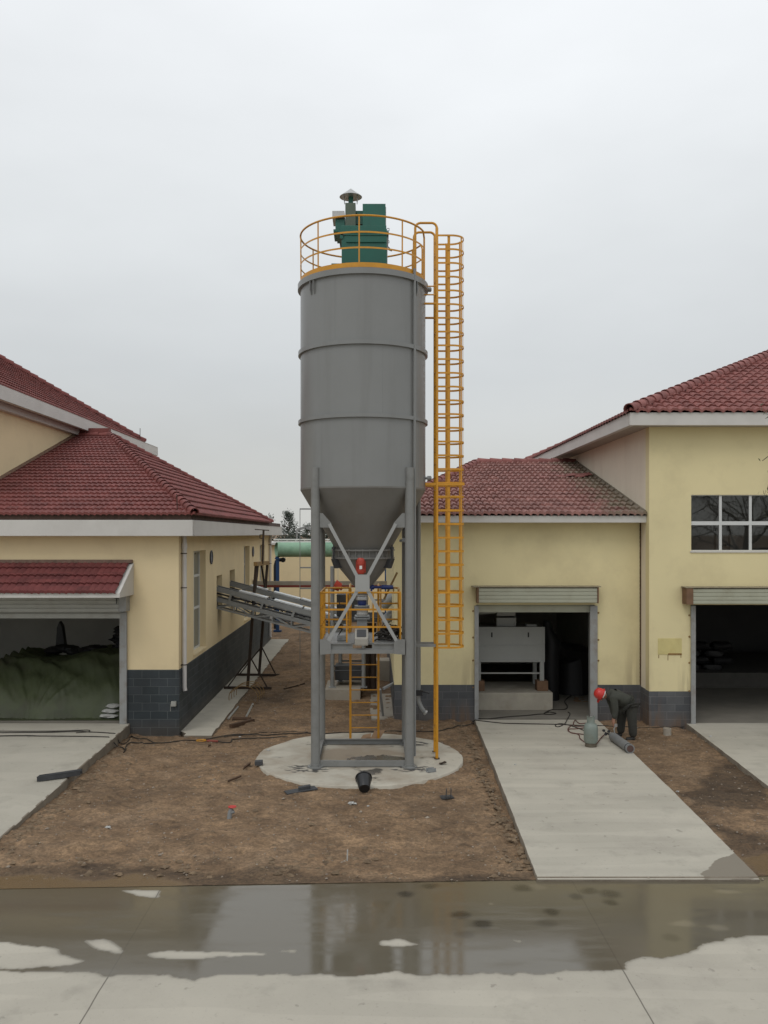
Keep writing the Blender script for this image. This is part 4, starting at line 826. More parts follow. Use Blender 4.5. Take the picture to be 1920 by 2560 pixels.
# ================================================================== SILO
SX, SY, SR = -.25, 19.6, 1.42
def sil(th, r, z): a = R(th); return (SX + r * math.sin(a), SY - r * math.cos(a), z)      # th: 0 = towards the viewer, 90 = right
SI = thing('storage_silo', (SX, SY, .06), 'tall grey steel storage silo with yellow guard rail and caged ladder on four legs', 'silo')
mb = MB(); mb.lathe([(SR, 6.12), (SR, 10.7)], (SX, SY, 0), 96); sh = build('shell', mb, M['grey'], SI)
for z0, z1 in ((9.12, 9.21), (7.575, 7.655)): mb = MB(); mb.lathe([(SR - .01, z0), (SR + .052, z0), (SR + .052, z1), (SR - .01, z1)], (SX, SY, 0), 96); build('stiffener_ring', mb, M['grey'], sh)
for th, z0, z1 in ((-24, 9.21, 10.6), (66, 9.21, 10.6), (18, 7.66, 9.12), (-72, 7.66, 9.12), (-38, 6.13, 7.575), (60, 6.13, 7.575)):
    build('weld_seam', MB().tube([sil(th, SR - .002, z0), sil(th, SR - .002, z1)], .005, 6), M['grey'], sh)
for z in (): build('weld_seam', MB().tube([sil(a, SR + .0005, z) for a in np.linspace(0, 357, 120)], .005, 5, closed=True), M['grey'], sh)
mb = MB(); mb.lathe([(SR - .01, 10.60), (SR + .062, 10.60), (SR + .062, 10.725), (0.01, 10.78)], (SX, SY, 0), 96); build('roof_plate', mb, M['grey'], SI)
mb = MB(); mb.lathe([(SR + .003, 6.085), (SR + .003, 6.12), (SR, 6.12)], (SX, SY, 0), 96); mb.lathe([(SR + .002, 6.085), (.62, 4.74)], (SX, SY, 0), 96); build('cone', mb, M['cone'], SI)
for th in (-49, 52, 130, -130):
    p = []
    for s in (-.06, .06):
        c = Vector(sil(th, SR, 0)); d = Vector(sil(th, 1, 0)) - Vector((SX, SY, 0)); d.z = 0; d.normalize(); t = Vector((-d.y, d.x, 0)) * s
        mb = MB() if s < 0 else mb
        mb.prism([tuple(c + t + Vector((0, 0, 10.6))), tuple(c + t + d * .055 + Vector((0, 0, 10.6))), tuple(c + t + d * .055 + Vector((0, 0, 10.42))), tuple(c + t + d * .015 + Vector((0, 0, 10.30))), tuple(c + t + Vector((0, 0, 10.30)))], tuple(Vector((-d.y, d.x, 0)) * .015))
    build('lifting_lug', mb, M['grey'], sh, smooth=False)
# bin activator under the cone: two bolted flanges, short drum, second cone
mb = MB(); mb.lathe([(.60, 4.72), (.72, 4.72), (.72, 4.755), (.60, 4.755)], (SX, SY, 0), 64); mb.lathe([(.64, 4.58), (.64, 4.72)], (SX, SY, 0), 64); mb.lathe([(.60, 4.545), (.72, 4.545), (.72, 4.58), (.60, 4.58)], (SX, SY, 0), 64)
mb.lathe([(.66, 4.545), (.60, 4.40), (.16, 3.86), (.13, 3.7)], (SX, SY, 0), 64); ac = build('bin_activator', mb, M['cone'], SI)
mb = MB()
for k in range(28): a = 360 * k / 28; mb.cyl(sil(a, .69, 4.53), sil(a, .69, 4.77), .012, 6)
build('flange_bolts', mb, M['cone'], ac)
for th in (-62, 62, 118, -118):
    mb = MB(); c = Vector(sil(th, .68, 0)); d = (c - Vector((SX, SY, 0))); d.z = 0; d.normalize(); t = Vector((-d.y, d.x, 0))
    mb.prism([tuple(c + t * -.06 + d * .1 + Vector((0, 0, 4.545))), tuple(c + t * -.06 - d * .25 + Vector((0, 0, 4.545))), tuple(c + t * -.06 - d * .25 + Vector((0, 0, 4.36))), tuple(c + t * -.06 + d * .02 + Vector((0, 0, 4.33)))], tuple(t * .12)); mb.cyl(tuple(c + d * .06 + Vector((0, 0, 4.5))), tuple(c + d * .06 + Vector((0, 0, 4.86))), .016, 8); mb.cyl(tuple(c + d * .06 + Vector((0, 0, 4.76))), tuple(c + d * .06 + Vector((0, 0, 4.81))), .045, 10)
    build('hanger_bracket', mb, M['wood_grey'], ac, smooth=False)
vx, vy = X(902, 18.95), 18.93
mb = MB(); mb.tube([(vx, vy, 4.22), (vx, vy, 4.26), (vx, vy, 4.31), (vx, vy, 4.32), (vx, vy, 4.42), (vx, vy, 4.43), (vx, vy, 4.49), (vx, vy, 4.545), (vx, vy, 4.575)], [.075, .092, .092, .082, .082, .092, .092, .09, .07], 14); mb.box(vx - .11, vx + .11, vy + .03, vy + .12, 4.25, 4.53)
for z in (4.34, 4.36, 4.38, 4.40): mb.tube([(vx, vy, z - .004), (vx, vy, z + .004)], .088, 14)
vb = build('vibrator_motor', mb, M['red'], SI); mb = MB(); mb.box(vx - .028, vx + .03, vy - .098, vy - .08, 4.33, 4.405); build('rating_plate', mb, M['white'], vb, smooth=False)
# legs
LH = 1.015; LR = .0975
for i, (sx_, sy_) in enumerate(((-1, -1), (1, -1), (-1, 1), (1, 1))):
    x, y = SX + sx_ * LH, SY + sy_ * LH; mb = MB(); mb.tube([(x, y, .09), (x, y, 6.535)], LR, 24); lg = build('leg', mb, M['grey_leg'], SI)
    mb = MB(); mb.lathe([(.17, .062), (.17, .088), (LR + .012, .092), (LR + .012, .14)], (x, y, 0), 28)
    for k in range(4): a = R(45 + 90 * k); mb.cyl((x + .14 * math.cos(a), y + .14 * math.sin(a), .08), (x + .14 * math.cos(a), y + .14 * math.sin(a), .115), .016, 6)
    build('base_plate', mb, M['grey_leg'], lg)
faces = {'front': lambda s, z, o=0: (SX + s, SY - LH - o, z), 'left': lambda s, z, o=0: (SX - LH - o, SY + s, z), 'right': lambda s, z, o=0: (SX + LH + o, SY + s, z), 'back': lambda s, z, o=0: (SX + s, SY + LH + o, z)}
for nm, F in faces.items():
    nv = Vector(F(0, 0, 1)) - Vector(F(0, 0, 0)); e = LH - LR
    mb = MB(); mb.beam(F(-e, .135), F(e, .135), .012, .12); mb.beam(F(-e, .19, -.03), F(e, .19, -.03), .07, .012); mb.beam(F(-e, .08, -.03), F(e, .08, -.03), .07, .012); build('base_beam', mb, M['grey_leg'], SI, smooth=False)
    mb = MB()
    if nm == 'front':
        for a, b in ((-e, -.21), (.21, e)): mb.beam(F(a, 2.64), F(b, 2.64), .012, .16)
        mb.beam(F(-.21, 2.60), F(.21, 2.60), .012, .06); mb.beam(F(-e, 2.565, .02), F(e, 2.565, .02), .08, .085)
        for a, b in ((-e, -.24), (.24, e)): mb.beam(F(a, 2.728, .015), F(b, 2.728, .015), .06, .012)
    else: mb.beam(F(-e, 2.63), F(e, 2.63), .014, .19); mb.beam(F(-e, 2.73, .01), F(e, 2.73, .01), .08, .012); mb.beam(F(-e, 2.53, .01), F(e, 2.53, .01), .08, .012)
    build('platform_beam', mb, M['grey_leg'], SI, smooth=False)
    if nm == 'back': continue
    for s in (-1, 1):
        mb = MB(); mb.prism([F(s * e, 5.55, .02), F(s * (e - .06), 5.55, .02), F(s * (e - .25), 5.33, .02), F(s * (e - .21), 5.24, .02), F(s * e, 5.24, .02)], tuple(nv * .014)); build('gusset_plate', mb, M['grey_leg'], SI, smooth=False)
        mb = MB(); mb.prism([F(s * e, 2.83, .062), F(s * (e - .14), 2.83, .062), F(s * (e - .24), 2.76, .062), F(s * (e - .24), 2.52, .062), F(s * e, 2.50, .062)], tuple(nv * .014)); build('gusset_plate', mb, M['grey_leg'], SI, smooth=False)
        for a, b in ((F(s * (e - .20), 5.32, .045), F(s * .10, 4.16, .045)), (F(s * .10, 3.90, .045), F(s * (e - .15), 2.74, .045))):
            mb = MB(); mb.beam(a, b, .018, .068) if False else mb.beam(a, b, .022 if nm != 'front' else .022, .072, tuple(nv.cross((Vector(b) - Vector(a)).normalized()))); build('brace', mb, M['brace'], SI, smooth=False)
    mb = MB(); mb.prism([F(-.155, 3.86, .062), F(.155, 3.86, .062), F(.155, 4.225, .062), F(-.155, 4.225, .062)], tuple(nv * .014)); build('centre_plate', mb, M['brace'], SI, smooth=False)
# guard rail round the roof
gp = MB(); gp.lathe([(1.425, 10.745), (1.425, 10.845), (1.418, 10.845), (1.418, 10.745), (1.425, 10.745)], (SX, SY, 0), 90, None, R(-90 + 105), R(-90 + 75 + 360)); GR = build('guard_rail', gp, M['yellow'], SI)
arc = [105 + (330) * k / 80 for k in range(81)]
mb = MB(); mb.tube([sil(105, 1.42, 10.75)] + [sil(105, 1.42, 11.72)] + [sil(a, 1.42, 11.84) for a in arc[1:-1]] + [sil(435, 1.42, 11.72), sil(435, 1.42, 10.75)], .021, 8); build('top_rail', mb, M['yellow'], GR)
for z in (11.49, 11.16): mb = MB(); mb.lathe([(1.424, z - .018), (1.424, z + .018), (1.418, z + .018), (1.418, z - .018), (1.424, z - .018)], (SX, SY, 0), 90, None, R(-90 + 105), R(-90 + 75 + 360)); build('mid_rail', mb, M['yellow'], GR)
for th in (-2.6, 37.4, -42.6, -82.6, -122.6, -162.6, 157.4, 125): mb = MB(); mb.tube([sil(th, 1.41, 10.74), sil(th, 1.415, 11.83)], .0155, 8); build('rail_post', mb, M['yellow'], GR)
# caged ladder
LX, LY0, LY1 = 1.41, 19.3, 19.9; CT, CB = 11.80, 2.55
st0 = MB(); st0.beam((LX, LY0, .07), (LX, LY0, 11.9), .065, .07, (1, 0, 0))
LA = build('caged_ladder', MB().box(LX - .06, LX + .06, LY0 - .06, LY0 + .06, .062, .07).box(LX - .06, LX + .06, LY1 - .06, LY1 + .06, .062, .07), M['rust'], SI, smooth=False)
for yy in (LY0, LY1):
    mb = MB(); q = [(LX, yy, .07), (LX, yy, 11.96)] + [(LX - .12 + .12 * math.cos(t), yy, 11.96 + .12 * math.sin(t)) for t in np.linspace(.2, 1.5, 6)] + [(.925 + .12 - .12 * math.sin(t), yy, 11.96 + .12 * math.cos(t)) for t in np.linspace(0.05, 1.5, 6)] + [(.925, yy, 10.74)]
    mb.tube(q, [.034] * 2 + [.028] * 12 + [.028], 8); build('stringer', mb, M['yellow'], LA)
mb = MB(); mb.cyl((LX, LY0 + .02, .40), (LX, LY1 - .02, .40), .013, 8); r0 = build('rung', mb, M['yellow'], LA); k = 1
while .40 + .3 * k < 11.85: dup(r0, LA, (0, 0, .3 * k)); k += 1
YC = (LY0 + LY1) / 2; RC = .30; hp = lambda rr, z: [(LX + .02, YC - rr, z), (LX + .33, YC - rr, z)] + [(LX + .33 + rr * math.sin(t), YC - rr * math.cos(t), z) for t in np.linspace(0.15, math.pi - .15, 15)] + [(LX + .33, YC + rr, z), (LX + .02, YC + rr, z)]
def flatbar(path, h, t):
    m_ = MB(); V = []; n = len(path)
    for i, p in enumerate(path):
        a = Vector(path[max(0, i - 1)]); b = Vector(path[min(n - 1, i + 1)]); d = (b - a).normalized(); s = Vector((d.y, -d.x, 0)) * t
        p = Vector(p); V += [p + Vector((0, 0, -h / 2)), p + Vector((0, 0, h / 2)), p + s + Vector((0, 0, h / 2)), p + s + Vector((0, 0, -h / 2))]
    f = [(4 * i + k, 4 * i + (k + 1) % 4, 4 * i + 4 + (k + 1) % 4, 4 * i + 4 + k) for i in range(n - 1) for k in range(4)] + [(3, 2, 1, 0), (4 * n - 4, 4 * n - 3, 4 * n - 2, 4 * n - 1)]
    return m_.add(V, f)
h0 = build('cage_hoop', flatbar(hp(RC, CB), .042, .008), M['yellow'], LA)
for k in range(1, 31): dup(h0, LA, (0, 0, k * (CT - CB) / 30))
for (x, y, wx, wy) in ((LX + .27, YC - RC + .012, .062, .008), (LX + .27, YC + RC - .012, .062, .008), (LX + .33 + RC * .80 - .01, YC - RC * .6, .03, .03), (LX + .33 + RC * .80 - .01, YC + RC * .6, .03, .03), (LX + .33 + RC - .014, YC, .008, .042)):
    mb = MB(); mb.box(x - wx / 2, x + wx / 2, y - wy / 2, y + wy / 2, CB - .02, CT + .02); build('cage_strap', mb, M['yellow'], LA, smooth=False)
mb = MB()
for z, r, yy in ((10.66, .016, LY0), (10.47, .016, LY0), (10.27, .026, LY0), (10.10, .026, LY1)): mb.tube([(SX + math.sqrt(1.40 ** 2 - (yy - SY) ** 2), yy, z), (LX, yy, z)], r, 8)
for yy in (LY0, LY1): mb.beam((SX + 1.40, yy, 6.22), (LX + .62, yy, 6.22), .05, .06)
build_split('wall_bracket', mb, M['yellow'], LA, smooth=False)
mb = MB()
for yy in (LY0, LY1): mb.beam((SX + LH, yy, 2.60 - (yy - LY0) * .05), (LX - .03, yy, 2.60 - (yy - LY0) * .05), .05, .06)
build_split('foot_bracket', mb, M['grey_leg'], LA, smooth=False)
# pipes on the shell
mb = MB(); q = sil(50.5, SR + .045, 0); mb.tube([(q[0], q[1], 10.86), (q[0], q[1], .28)], .031, 10); cpipe = build('conduit_pipe', mb, M['grey'], SI)
mb = MB(); q = (X(1046, 20.3), 20.3); mb.tube([(q[0], q[1], 10.4), (q[0], q[1], 1.42)], .056, 12)
mb.tube([(q[0], q[1], 1.40), (q[0], q[1], 1.22), (q[0] + .02, q[1] - .01, 1.12), (q[0] + .08, q[1] - .05, 1.0), (q[0] + .16, q[1] - .10, .90)], [.05, .05, .05, .05, .05], 12); fp = build('fill_pipe', mb, M['grey'], SI)
mb = MB(); mb.box(q[0] - .10, q[0] + .10, q[1] - .10, q[1] + .06, 1.40, 1.425); mb.box(q[0] - .10, q[0] + .10, q[1] - .10, q[1] + .06, 1.30, 1.325); mb.tube([(q[0] + .08, q[1] - .04, 1.39), (q[0] + .26, q[1] - .06, 1.35)], .016, 6)
mb.box(q[0] - .085, q[0] + .085, q[1] - .09, q[1] + .05, 1.325, 1.40); build('slide_valve', mb, M['dark'], fp, smooth=False)
mb = MB(); mb.lathe([(.05, 0), (.064, .0), (.064, .04), (.05, .04)], (q[0] + .145, q[1] - .09, .915), 14, Matrix.Rotation(R(125), 4, 'Y')); build('hose_coupling', mb, M['zinc'], fp)
for (z, th) in ((10.64, 86), (6.36, 84), (4.95, 84)):
    rr = SR if z > 6 else .85; a = Vector(sil(th, rr - .02, z)); d = (Vector(sil(th, 1, z)) - Vector((SX, SY, z))).normalized(); mb = MB(); mb.tube([a, a + d * .06, a + d * .062, a + d * .14, a + d * .16], [.025, .025, .055, .055, .03], 12); mb.tube([a + d * .03, a + d * .04], .045, 10); build('level_sensor', mb, M['steel_grey'], SI)
# work platform inside the legs
PX0, PX1, PY0, PY1, PF, PT = X(801, 18.78), X(1001, 18.78), 18.78, 20.45, 2.74, 3.82
mb = MB(); mb.box(SX - .9, SX + .9, SY - .93, PY1 + .05, 2.70, 2.735); WP = build('work_platform', mb, M['grey_leg'], SI, smooth=False)
xl, xr = X(873, PY1), X(952, PY1)
mb = MB(); mb.tube([(xl, PY1, PT), (PX0 + .05, PY1, PT), (PX0, PY1 - .06, PT), (PX0, PY0, PT), (PX1, PY0, PT), (PX1, PY1 - .06, PT), (PX1 - .05, PY1, PT), (xr, PY1, PT)], .021, 8); build('hand_rail', mb, M['yellow'], WP)
for z in (3.45, 3.07):
    mb = MB(); mb.beam((PX0, PY0, z), (PX1, PY0, z), .01, .04); mb.beam((PX0, PY0, z), (PX0, PY1, z), .01, .04); mb.beam((PX1, PY0, z), (PX1, PY1, z), .01, .04); mb.beam((PX0, PY1, z), (xl, PY1, z), .01, .04); mb.beam((xr, PY1, z), (PX1, PY1, z), .01, .04); build('mid_rail', mb, M['yellow'], WP, smooth=False)
for (x, y) in [(PX0, PY0), (X(867, PY0), PY0), (X(933, PY0), PY0), (PX1, PY0), (PX0, 19.2), (PX0, 19.6), (PX0, 20.0), (PX0, PY1), (X(833, PY1) - .1, PY1), (xl, PY1), (xr, PY1), (PX1, PY1), (PX1, 19.4), (PX1, 19.9)]:
    mb = MB(); mb.beam((x, y, 2.72), (x, y, PT - .01), .034, .034, (1, 0, 0)); build('rail_post', mb, M['yellow'], WP, smooth=False)
# access ladder behind
AY = 21.0; ax0, ax1 = X(876, AY), X(946, AY); mb = MB()
for x in (ax0, ax1): mb.beam((x, AY, .062), (x, AY, PT - .05), .055, .05, (0, 1, 0)); mb.tube([(x, AY, PT - .06), (x, AY - .02, PT + .03), (x, AY - .14, PT + .06), (x, PY1 - .02, PT - .02)], .025, 8)
AL = build('access_ladder', mb, M['yellow'], SI)
mb = MB(); mb.cyl((ax0, AY, .37), (ax1, AY, .37), .014, 8); r0 = build('rung', mb, M['yellow'], AL)
for k in range(1, 9): dup(r0, AL, (0, 0, .308 * k))
# discharge gear under the activator
cx_ = X(905, 19.5); mb = MB(); mb.lathe([(.15, 3.70), (.16, 3.70), (.16, 3.72)], (cx_, SY, 0), 20); mb.tube([(cx_, SY, 3.72), (cx_, SY, 3.66), (cx_, SY, 3.60)], [.11, .145, .145], 8); dg = build('discharge_chute', mb, M['zinc'], SI)
mb = MB(); mb.lathe([(.09, 3.48), (.1, 3.5), (.1, 3.58), (.09, 3.6)], (cx_, SY, 0), 16); build('blue_valve', mb, M['blue'], dg)
mb = MB(); mb.lathe([(.10, 3.40), (.175, 3.40), (.175, 3.425), (.15, 3.43), (.175, 3.45), (.175, 3.475), (.10, 3.48)], (cx_, SY, 0), 20); mb.box(cx_ - .165, cx_ + .165, SY - .165, SY + .165, 3.22, 3.245); mb.box(cx_ - .175, cx_ + .175, SY - .17, SY + .17, 3.17, 3.2); mb.box(cx_ - .115, cx_ + .115, SY - .12, SY + .12, 2.78, 3.17); build('feeder_box', mb, M['steel_grey'], dg, smooth=False)
mb = MB(); mb.lathe([(.11, 3.245), (.125, 3.28), (.115, 3.32), (.125, 3.36), (.11, 3.40)], (cx_, SY, 0), 18); build('canvas_sleeve', mb, M['sack'], dg)
mb = MB(); mb.cyl((cx_ - .05, 18.72, 2.88), (cx_ - .05, 20.9, 2.70), .12, 16); build('screw_tube', mb, M['steel_grey'], dg)
mx_ = X(903.5, 18.45); Q = lambda s, q: [(mx_ + s * .145, 18.46, 2.70), (mx_ + s * .145, 18.46, 2.86), (mx_ + s * .145, 18.62, 3.03), (mx_ + s * .145, 18.80, 3.04), (mx_ + s * .145, 18.80, 2.70)]
mb = MB(); mb.prism(Q(-1, 0), (.29, 0, 0)); gm = build('gear_motor', mb, mat('motor_beige_grey', (.30, .285, .25), .45, .1, .1, 6), SI, smooth=False, bevel=.03)
mb = MB(); mb.prism([(mx_ - .10, 18.478, 2.893), (mx_ - .10, 18.60, 3.025), (mx_ - .10, 18.605, 3.034), (mx_ - .10, 18.47, 2.897)], (.20, 0, 0)); build('terminal_cover', mb, M['wood_grey'], gm, smooth=False)
ay = 19.5; za = Z(1468, ay); mb = MB(); mb.tube([(X(915, ay), ay, za), (X(928, ay), ay, za), (X(929, ay), ay, za), (X(935, ay), ay, za), (X(936, ay), ay, za), (X(953, ay), ay, za), (X(954, ay), ay, za), (X(983, ay), ay, za)], [.035, .035, .055, .055, .03, .03, .052, .045], 12); mb.box(X(926, ay), X(931, ay), ay - .05, ay + .05, za - .09, za); av_ = build('actuator_cylinder', mb, M['blue'], SI)
mb = MB(); mb.beam((X(960, ay + .2), ay + .2, Z(1500, ay)), (X(993, ay + .2), ay + .2, Z(1432, ay)), .03, .045); mb.beam((X(984, ay), ay, za - .05), (X(984, ay), ay + .2, za - .05), .03, .1); build('lever', mb, M['rust_bar'], av_, smooth=False)
# cables heaped on the platform: a thing of its own
mb = MB()
for k in range(16):
    c0 = (X(970, 19.0) + random.uniform(-.08, .10), 19.25 + random.uniform(-.15, .25)); r = random.uniform(.12, .25); z = 2.76 + .014 * k; t0 = random.random() * 6
    mb.tube([(c0[0] + r * math.cos(t + t0) * 1.05, c0[1] + r * math.sin(t + t0), z + .05 * math.sin(2 * t + k)) for t in np.linspace(0, 5.9 + random.random(), 26)], .016, 6)
for k in range(7): a = random.uniform(.95, 1.0); mb.tube([(X(948 + 8 * k, 19.2), 19.0 + .1 * k, 2.85), (X(952 + 7 * k, 19.2), 19.1, 3.02 + .03 * (k % 3)), (X(962 + 7 * k, 19.2), 19.3, 3.12 - .02 * k), (X(975 + 4 * k, 19.2), 19.5, 2.95)], .013, 6)
solo('cable_coil', mb, M['cable'], 'heap of coiled black cable lying on the yellow railed platform under the silo', 'cable')
mb = MB(); q = [(X(842, 19.5), 19.5, 3.72), (X(850, 19.5), 19.5, 3.5), (X(862, 19.4), 19.4, 3.32), (X(868, 19.3), 19.3, 3.3)]; mb.tube(q, .013, 6); build('control_cable', mb, M['cable'], SI); mb = MB(); mb.tube([(X(856, 19.0), 19.0, 3.0), (X(846, 19.0), 19.05, 2.86), (X(868, 19.0), 19.1, 2.79)], .016, 6); build('control_cable', mb, M['cable'], SI)
mb = MB(); mb.box(X(842, 18.9), X(864, 18.9), 19.0, 19.25, 2.745, 2.86); mb.box(X(846, 18.9), X(852, 18.9), 18.98, 19.0, 2.79, 2.82); mb.box(X(858, 19.2), X(866, 19.2), 19.35, 19.45, 2.95, 3.06); solo('control_box', mb, M['steel_grey'], 'small grey control box on the platform behind the left brace', 'box', smooth=False, bevel=.006)

# ------------------------------------------------------------------ dust collector on the silo roof
fy = 19.0; k_ = lambda px: X(px, fy); kz = lambda py: Z(py, fy); zb = 10.76
DC = thing('dust_collector', (-.2, 19.5, zb), 'green dust collector with fan and pointed rain cap on top of the silo', 'dust collector')
mb = MB(); mb.box(k_(854), k_(967), fy, fy + .95, zb, kz(575)); dbm = build('housing', mb, M['green'], DC, smooth=False, bevel=.01)
mb = MB(); mb.box(k_(851), k_(967.5), fy - .02, fy + .97, kz(588), kz(575) + .02); mb.box(k_(846), k_(972), fy - .03, fy + .98, kz(583), kz(579)); mb.box(k_(866), k_(964), fy - .03, fy + .02, kz(606), kz(604)); build('flange', mb, M['green'], dbm, smooth=False)
mb = MB(); mb.box(k_(853), k_(966), fy + .02, fy + .93, kz(573), kz(562.5)); mb.box(k_(906.5), k_(964), fy + .05, fy + .9, kz(562), kz(507)); mb.box(k_(966), k_(968), fy + .1, fy + .85, kz(640), kz(515)) if False else None; hd = build('filter_hood', mb, M['green'], DC, smooth=False, bevel=.008)
mb = MB(); mb.box(k_(967.5), k_(969), fy + .08, fy + .88, kz(656), kz(590)); mb.box(k_(964.2), k_(965.5), fy + .12, fy + .84, kz(560), kz(512)); build_split('door_panel', mb, M['zinc'], DC, smooth=False)
mb = MB()
for py in (567, 598): mb.tube([(k_(968), fy + .1, kz(py)), (k_(973), fy + .1, kz(py)), (k_(973), fy + .1, kz(py) - .05), (k_(968), fy + .1, kz(py) - .05)], .008, 5)
mb.tube([(k_(969), fy + .1, kz(612)), (k_(974), fy + .1, kz(617)), (k_(972), fy + .1, kz(621)), (k_(980), fy + .12, kz(623))], .012, 5); mb.tube([(k_(856), fy - .03, kz(584)), (k_(860), fy - .04, kz(591))], .01, 5); build_split('latch', mb, M['dark'], DC)
mb = MB(); mb.box(k_(828), k_(856), fy + .1, fy + .8, zb, kz(655)); build('base_frame', mb, M['green'], DC, smooth=False)
mb = MB(); c = ((k_(862) + k_(889)) / 2, fy + .5, Z(548, fy + .2)); mb.tube([(k_(862.5), c[1], c[2]), (k_(888.5), c[1], c[2])], .31, 28); mb.box(k_(862.5), k_(888.5), fy + .18, fy + .52, kz(562.5), Z(507, fy + .18)); fn = build('fan_casing', mb, M['olive'], DC)
mb = MB(); mb.box(k_(888), k_(907), fy + .3, fy + .7, kz(548), kz(514)); mb.beam((k_(888), fy + .28, kz(518)), (k_(900), fy + .28, kz(524)), .02, .04); build_split('fan_duct', mb, M['green'], DC, smooth=False)
mb = MB(); mb.cyl((k_(838), fy + .5, kz(550)), (k_(862), fy + .5, kz(550)), .15, 20); mb.box(k_(837.5), k_(861), fy + .2, fy + .75, kz(572), kz(540)); mb.box(k_(833), k_(855), fy + .1, fy + .75, kz(575), kz(569)); mb.box(k_(840), k_(853), fy + .15, fy + .7, kz(582), kz(575)); mb.box(k_(850), k_(858), fy - .02, fy + .1, kz(597), kz(586)); mo = build('fan_motor', mb, M['green'], DC, smooth=False)
mb = MB(); mb.prism([(k_(830), fy + .12, kz(537.5)), (k_(830), fy + .12, kz(522)), (k_(830), fy + .7, kz(520)), (k_(830), fy + .7, kz(537.5))], (k_(860.5) - k_(830), 0, 0)); build('motor_cover', mb, M['zinc'], mo, smooth=False)
zc = lambda py: Z(py, fy + .4)
pc = (X(877, fy + .4), fy + .4); mb = MB(); mb.cyl((pc[0], pc[1], zc(512)), (pc[0], pc[1], zc(488)), .055, 16); build('vent_pipe', mb, M['green'], DC)
mb = MB(); mb.lathe([(.255, zc(493)), (.01, zc(472)), (.0, zc(471.7))], (pc[0], pc[1], 0), 36); mb.lathe([(.25, zc(493.2)), (.01, zc(473))], (pc[0], pc[1], 0), 36); rc = build('rain_cap', mb, M['zinc'], DC)
mb = MB()
for a in (30, 150, 210, 330): mb.beam((pc[0] + .16 * math.cos(R(a)), pc[1] + .12 * math.sin(R(a)), zc(508)), (pc[0] + .19 * math.cos(R(a)), pc[1] + .18 * math.sin(R(a)), zc(487)), .006, .02)
build_split('cap_strut', mb, M['zinc'], rc, smooth=False)

# ================================================================== BEHIND THE SILO
BW = thing('long_building', (3, 50, 0), 'long cream building crossing the view behind the green duct', 'building')
mb = MB(); mb.box(-14, 10, 50, 58, .55, Z(1362, 50)); build('wall', mb, M['cream'], BW, smooth=False)
mb = MB(); mb.box(-14.02, 10.02, 49.985, 58.02, 0, .548); build('block_base', mb, M['block_r'], BW, smooth=False)
mb = MB(); mb.box(-14.3, 10.3, 49.7, 58.3, Z(1362, 50) + .002, Z(1362, 50) + .14); build('coping', mb, M['fascia'], BW, smooth=False)
mb = MB()
for px in (750, 845, 930): mb.box(X(px, 50) - .012, X(px, 50) + .012, 49.99, 49.998, .6, Z(1385, 50))
build_split('wall_joint', mb, M['room'], BW, smooth=False)
# green duct on blue posts
DY = 45.0; dz = Z(1374, DY); dr = .385
GD = thing('green_duct', (X(682, DY), DY, dz), 'fat pale green round duct with a white hand rail, open at its left end', 'duct')
mb = MB(); x0 = X(684, DY); q = [(x0 + d, DY, dz) for d in (0, .25, .27, .33, .35, 6.2, 6.22, 6.3, 6.32, 14)]; mb.tube(q, [dr, dr, dr + .012, dr + .012, dr, dr, dr + .02, dr + .02, dr, dr], 36, cap=False); mb.tube([(x0, DY, dz), (x0 + 3, DY, dz)], dr - .03, 36, cap=False); mb.v = [((x + .33 * (.5 + .5 * (DY - y) / dr) if x < x0 + .05 else x), y, z) for x, y, z in mb.v]      # the open end is cut on the slant
build('duct_shell', mb, M['pipe_green'], GD, recalc=False)
mb = MB(); mb.cyl((x0 + 1.2, DY, dz), (x0 + 1.22, DY, dz), dr - .032, 36); build('duct_dark_disc', mb, M['liner'], GD)  # black disc added in the duct in place of its unlit depth
mb = MB(); mb.beam((x0, DY, Z(1349, DY)), (x0 + 13, DY, Z(1349, DY)), .08, .075); mb.beam((x0, DY, Z(1354, DY)), (x0 + 13, DY, Z(1354, DY)), .02, .03)
for k in range(22): mb.beam((x0 + .25 + k * .45, DY, dz + dr - .02), (x0 + .25 + k * .45, DY, Z(1350, DY)), .03, .03)
build('hand_rail', mb, M['white'], GD, smooth=False)
for px, lb in ((694, 'blue steel post under the open left end of the green duct'), (966, 'blue steel post of the green duct seen right of the cone')):
    x = X(px, DY); mb = MB(); mb.beam((x, DY, .08), (x, DY, dz - dr - .12), .17, .17, (1, 0, 0)); mb.box(x - .2, x + .2, DY - .2, DY + .2, .0, .08); mb.box(x - .13, x + .13, DY - .13, DY + .13, dz - dr - .12, dz - dr - .06); mb.cyl((x - .02, DY, dz - dr - .07), (x - .02, DY, dz - dr + .02), .1, 10)
    solo('duct_post', mb, M['post_blue'], lb, 'post', 'blue posts under the green duct', smooth=False)
x = X(688, DY + .3); mb = MB(); mb.tube([(x, DY + .4, .1), (x, DY + .4, Z(1415, DY)), (x + .05, DY + .4, Z(1404, DY)), (x + .2, DY + .35, Z(1400, DY)), (x + .5, DY + .2, Z(1400, DY))], .10, 10); mb.cyl((x + .42, DY + .1, Z(1400, DY)), (x + .42, DY + .4, Z(1400, DY)), .13, 10); solo('stand_pipe', mb, M['dark'], 'black elbowed pipe standing against the left blue post', 'pipe')
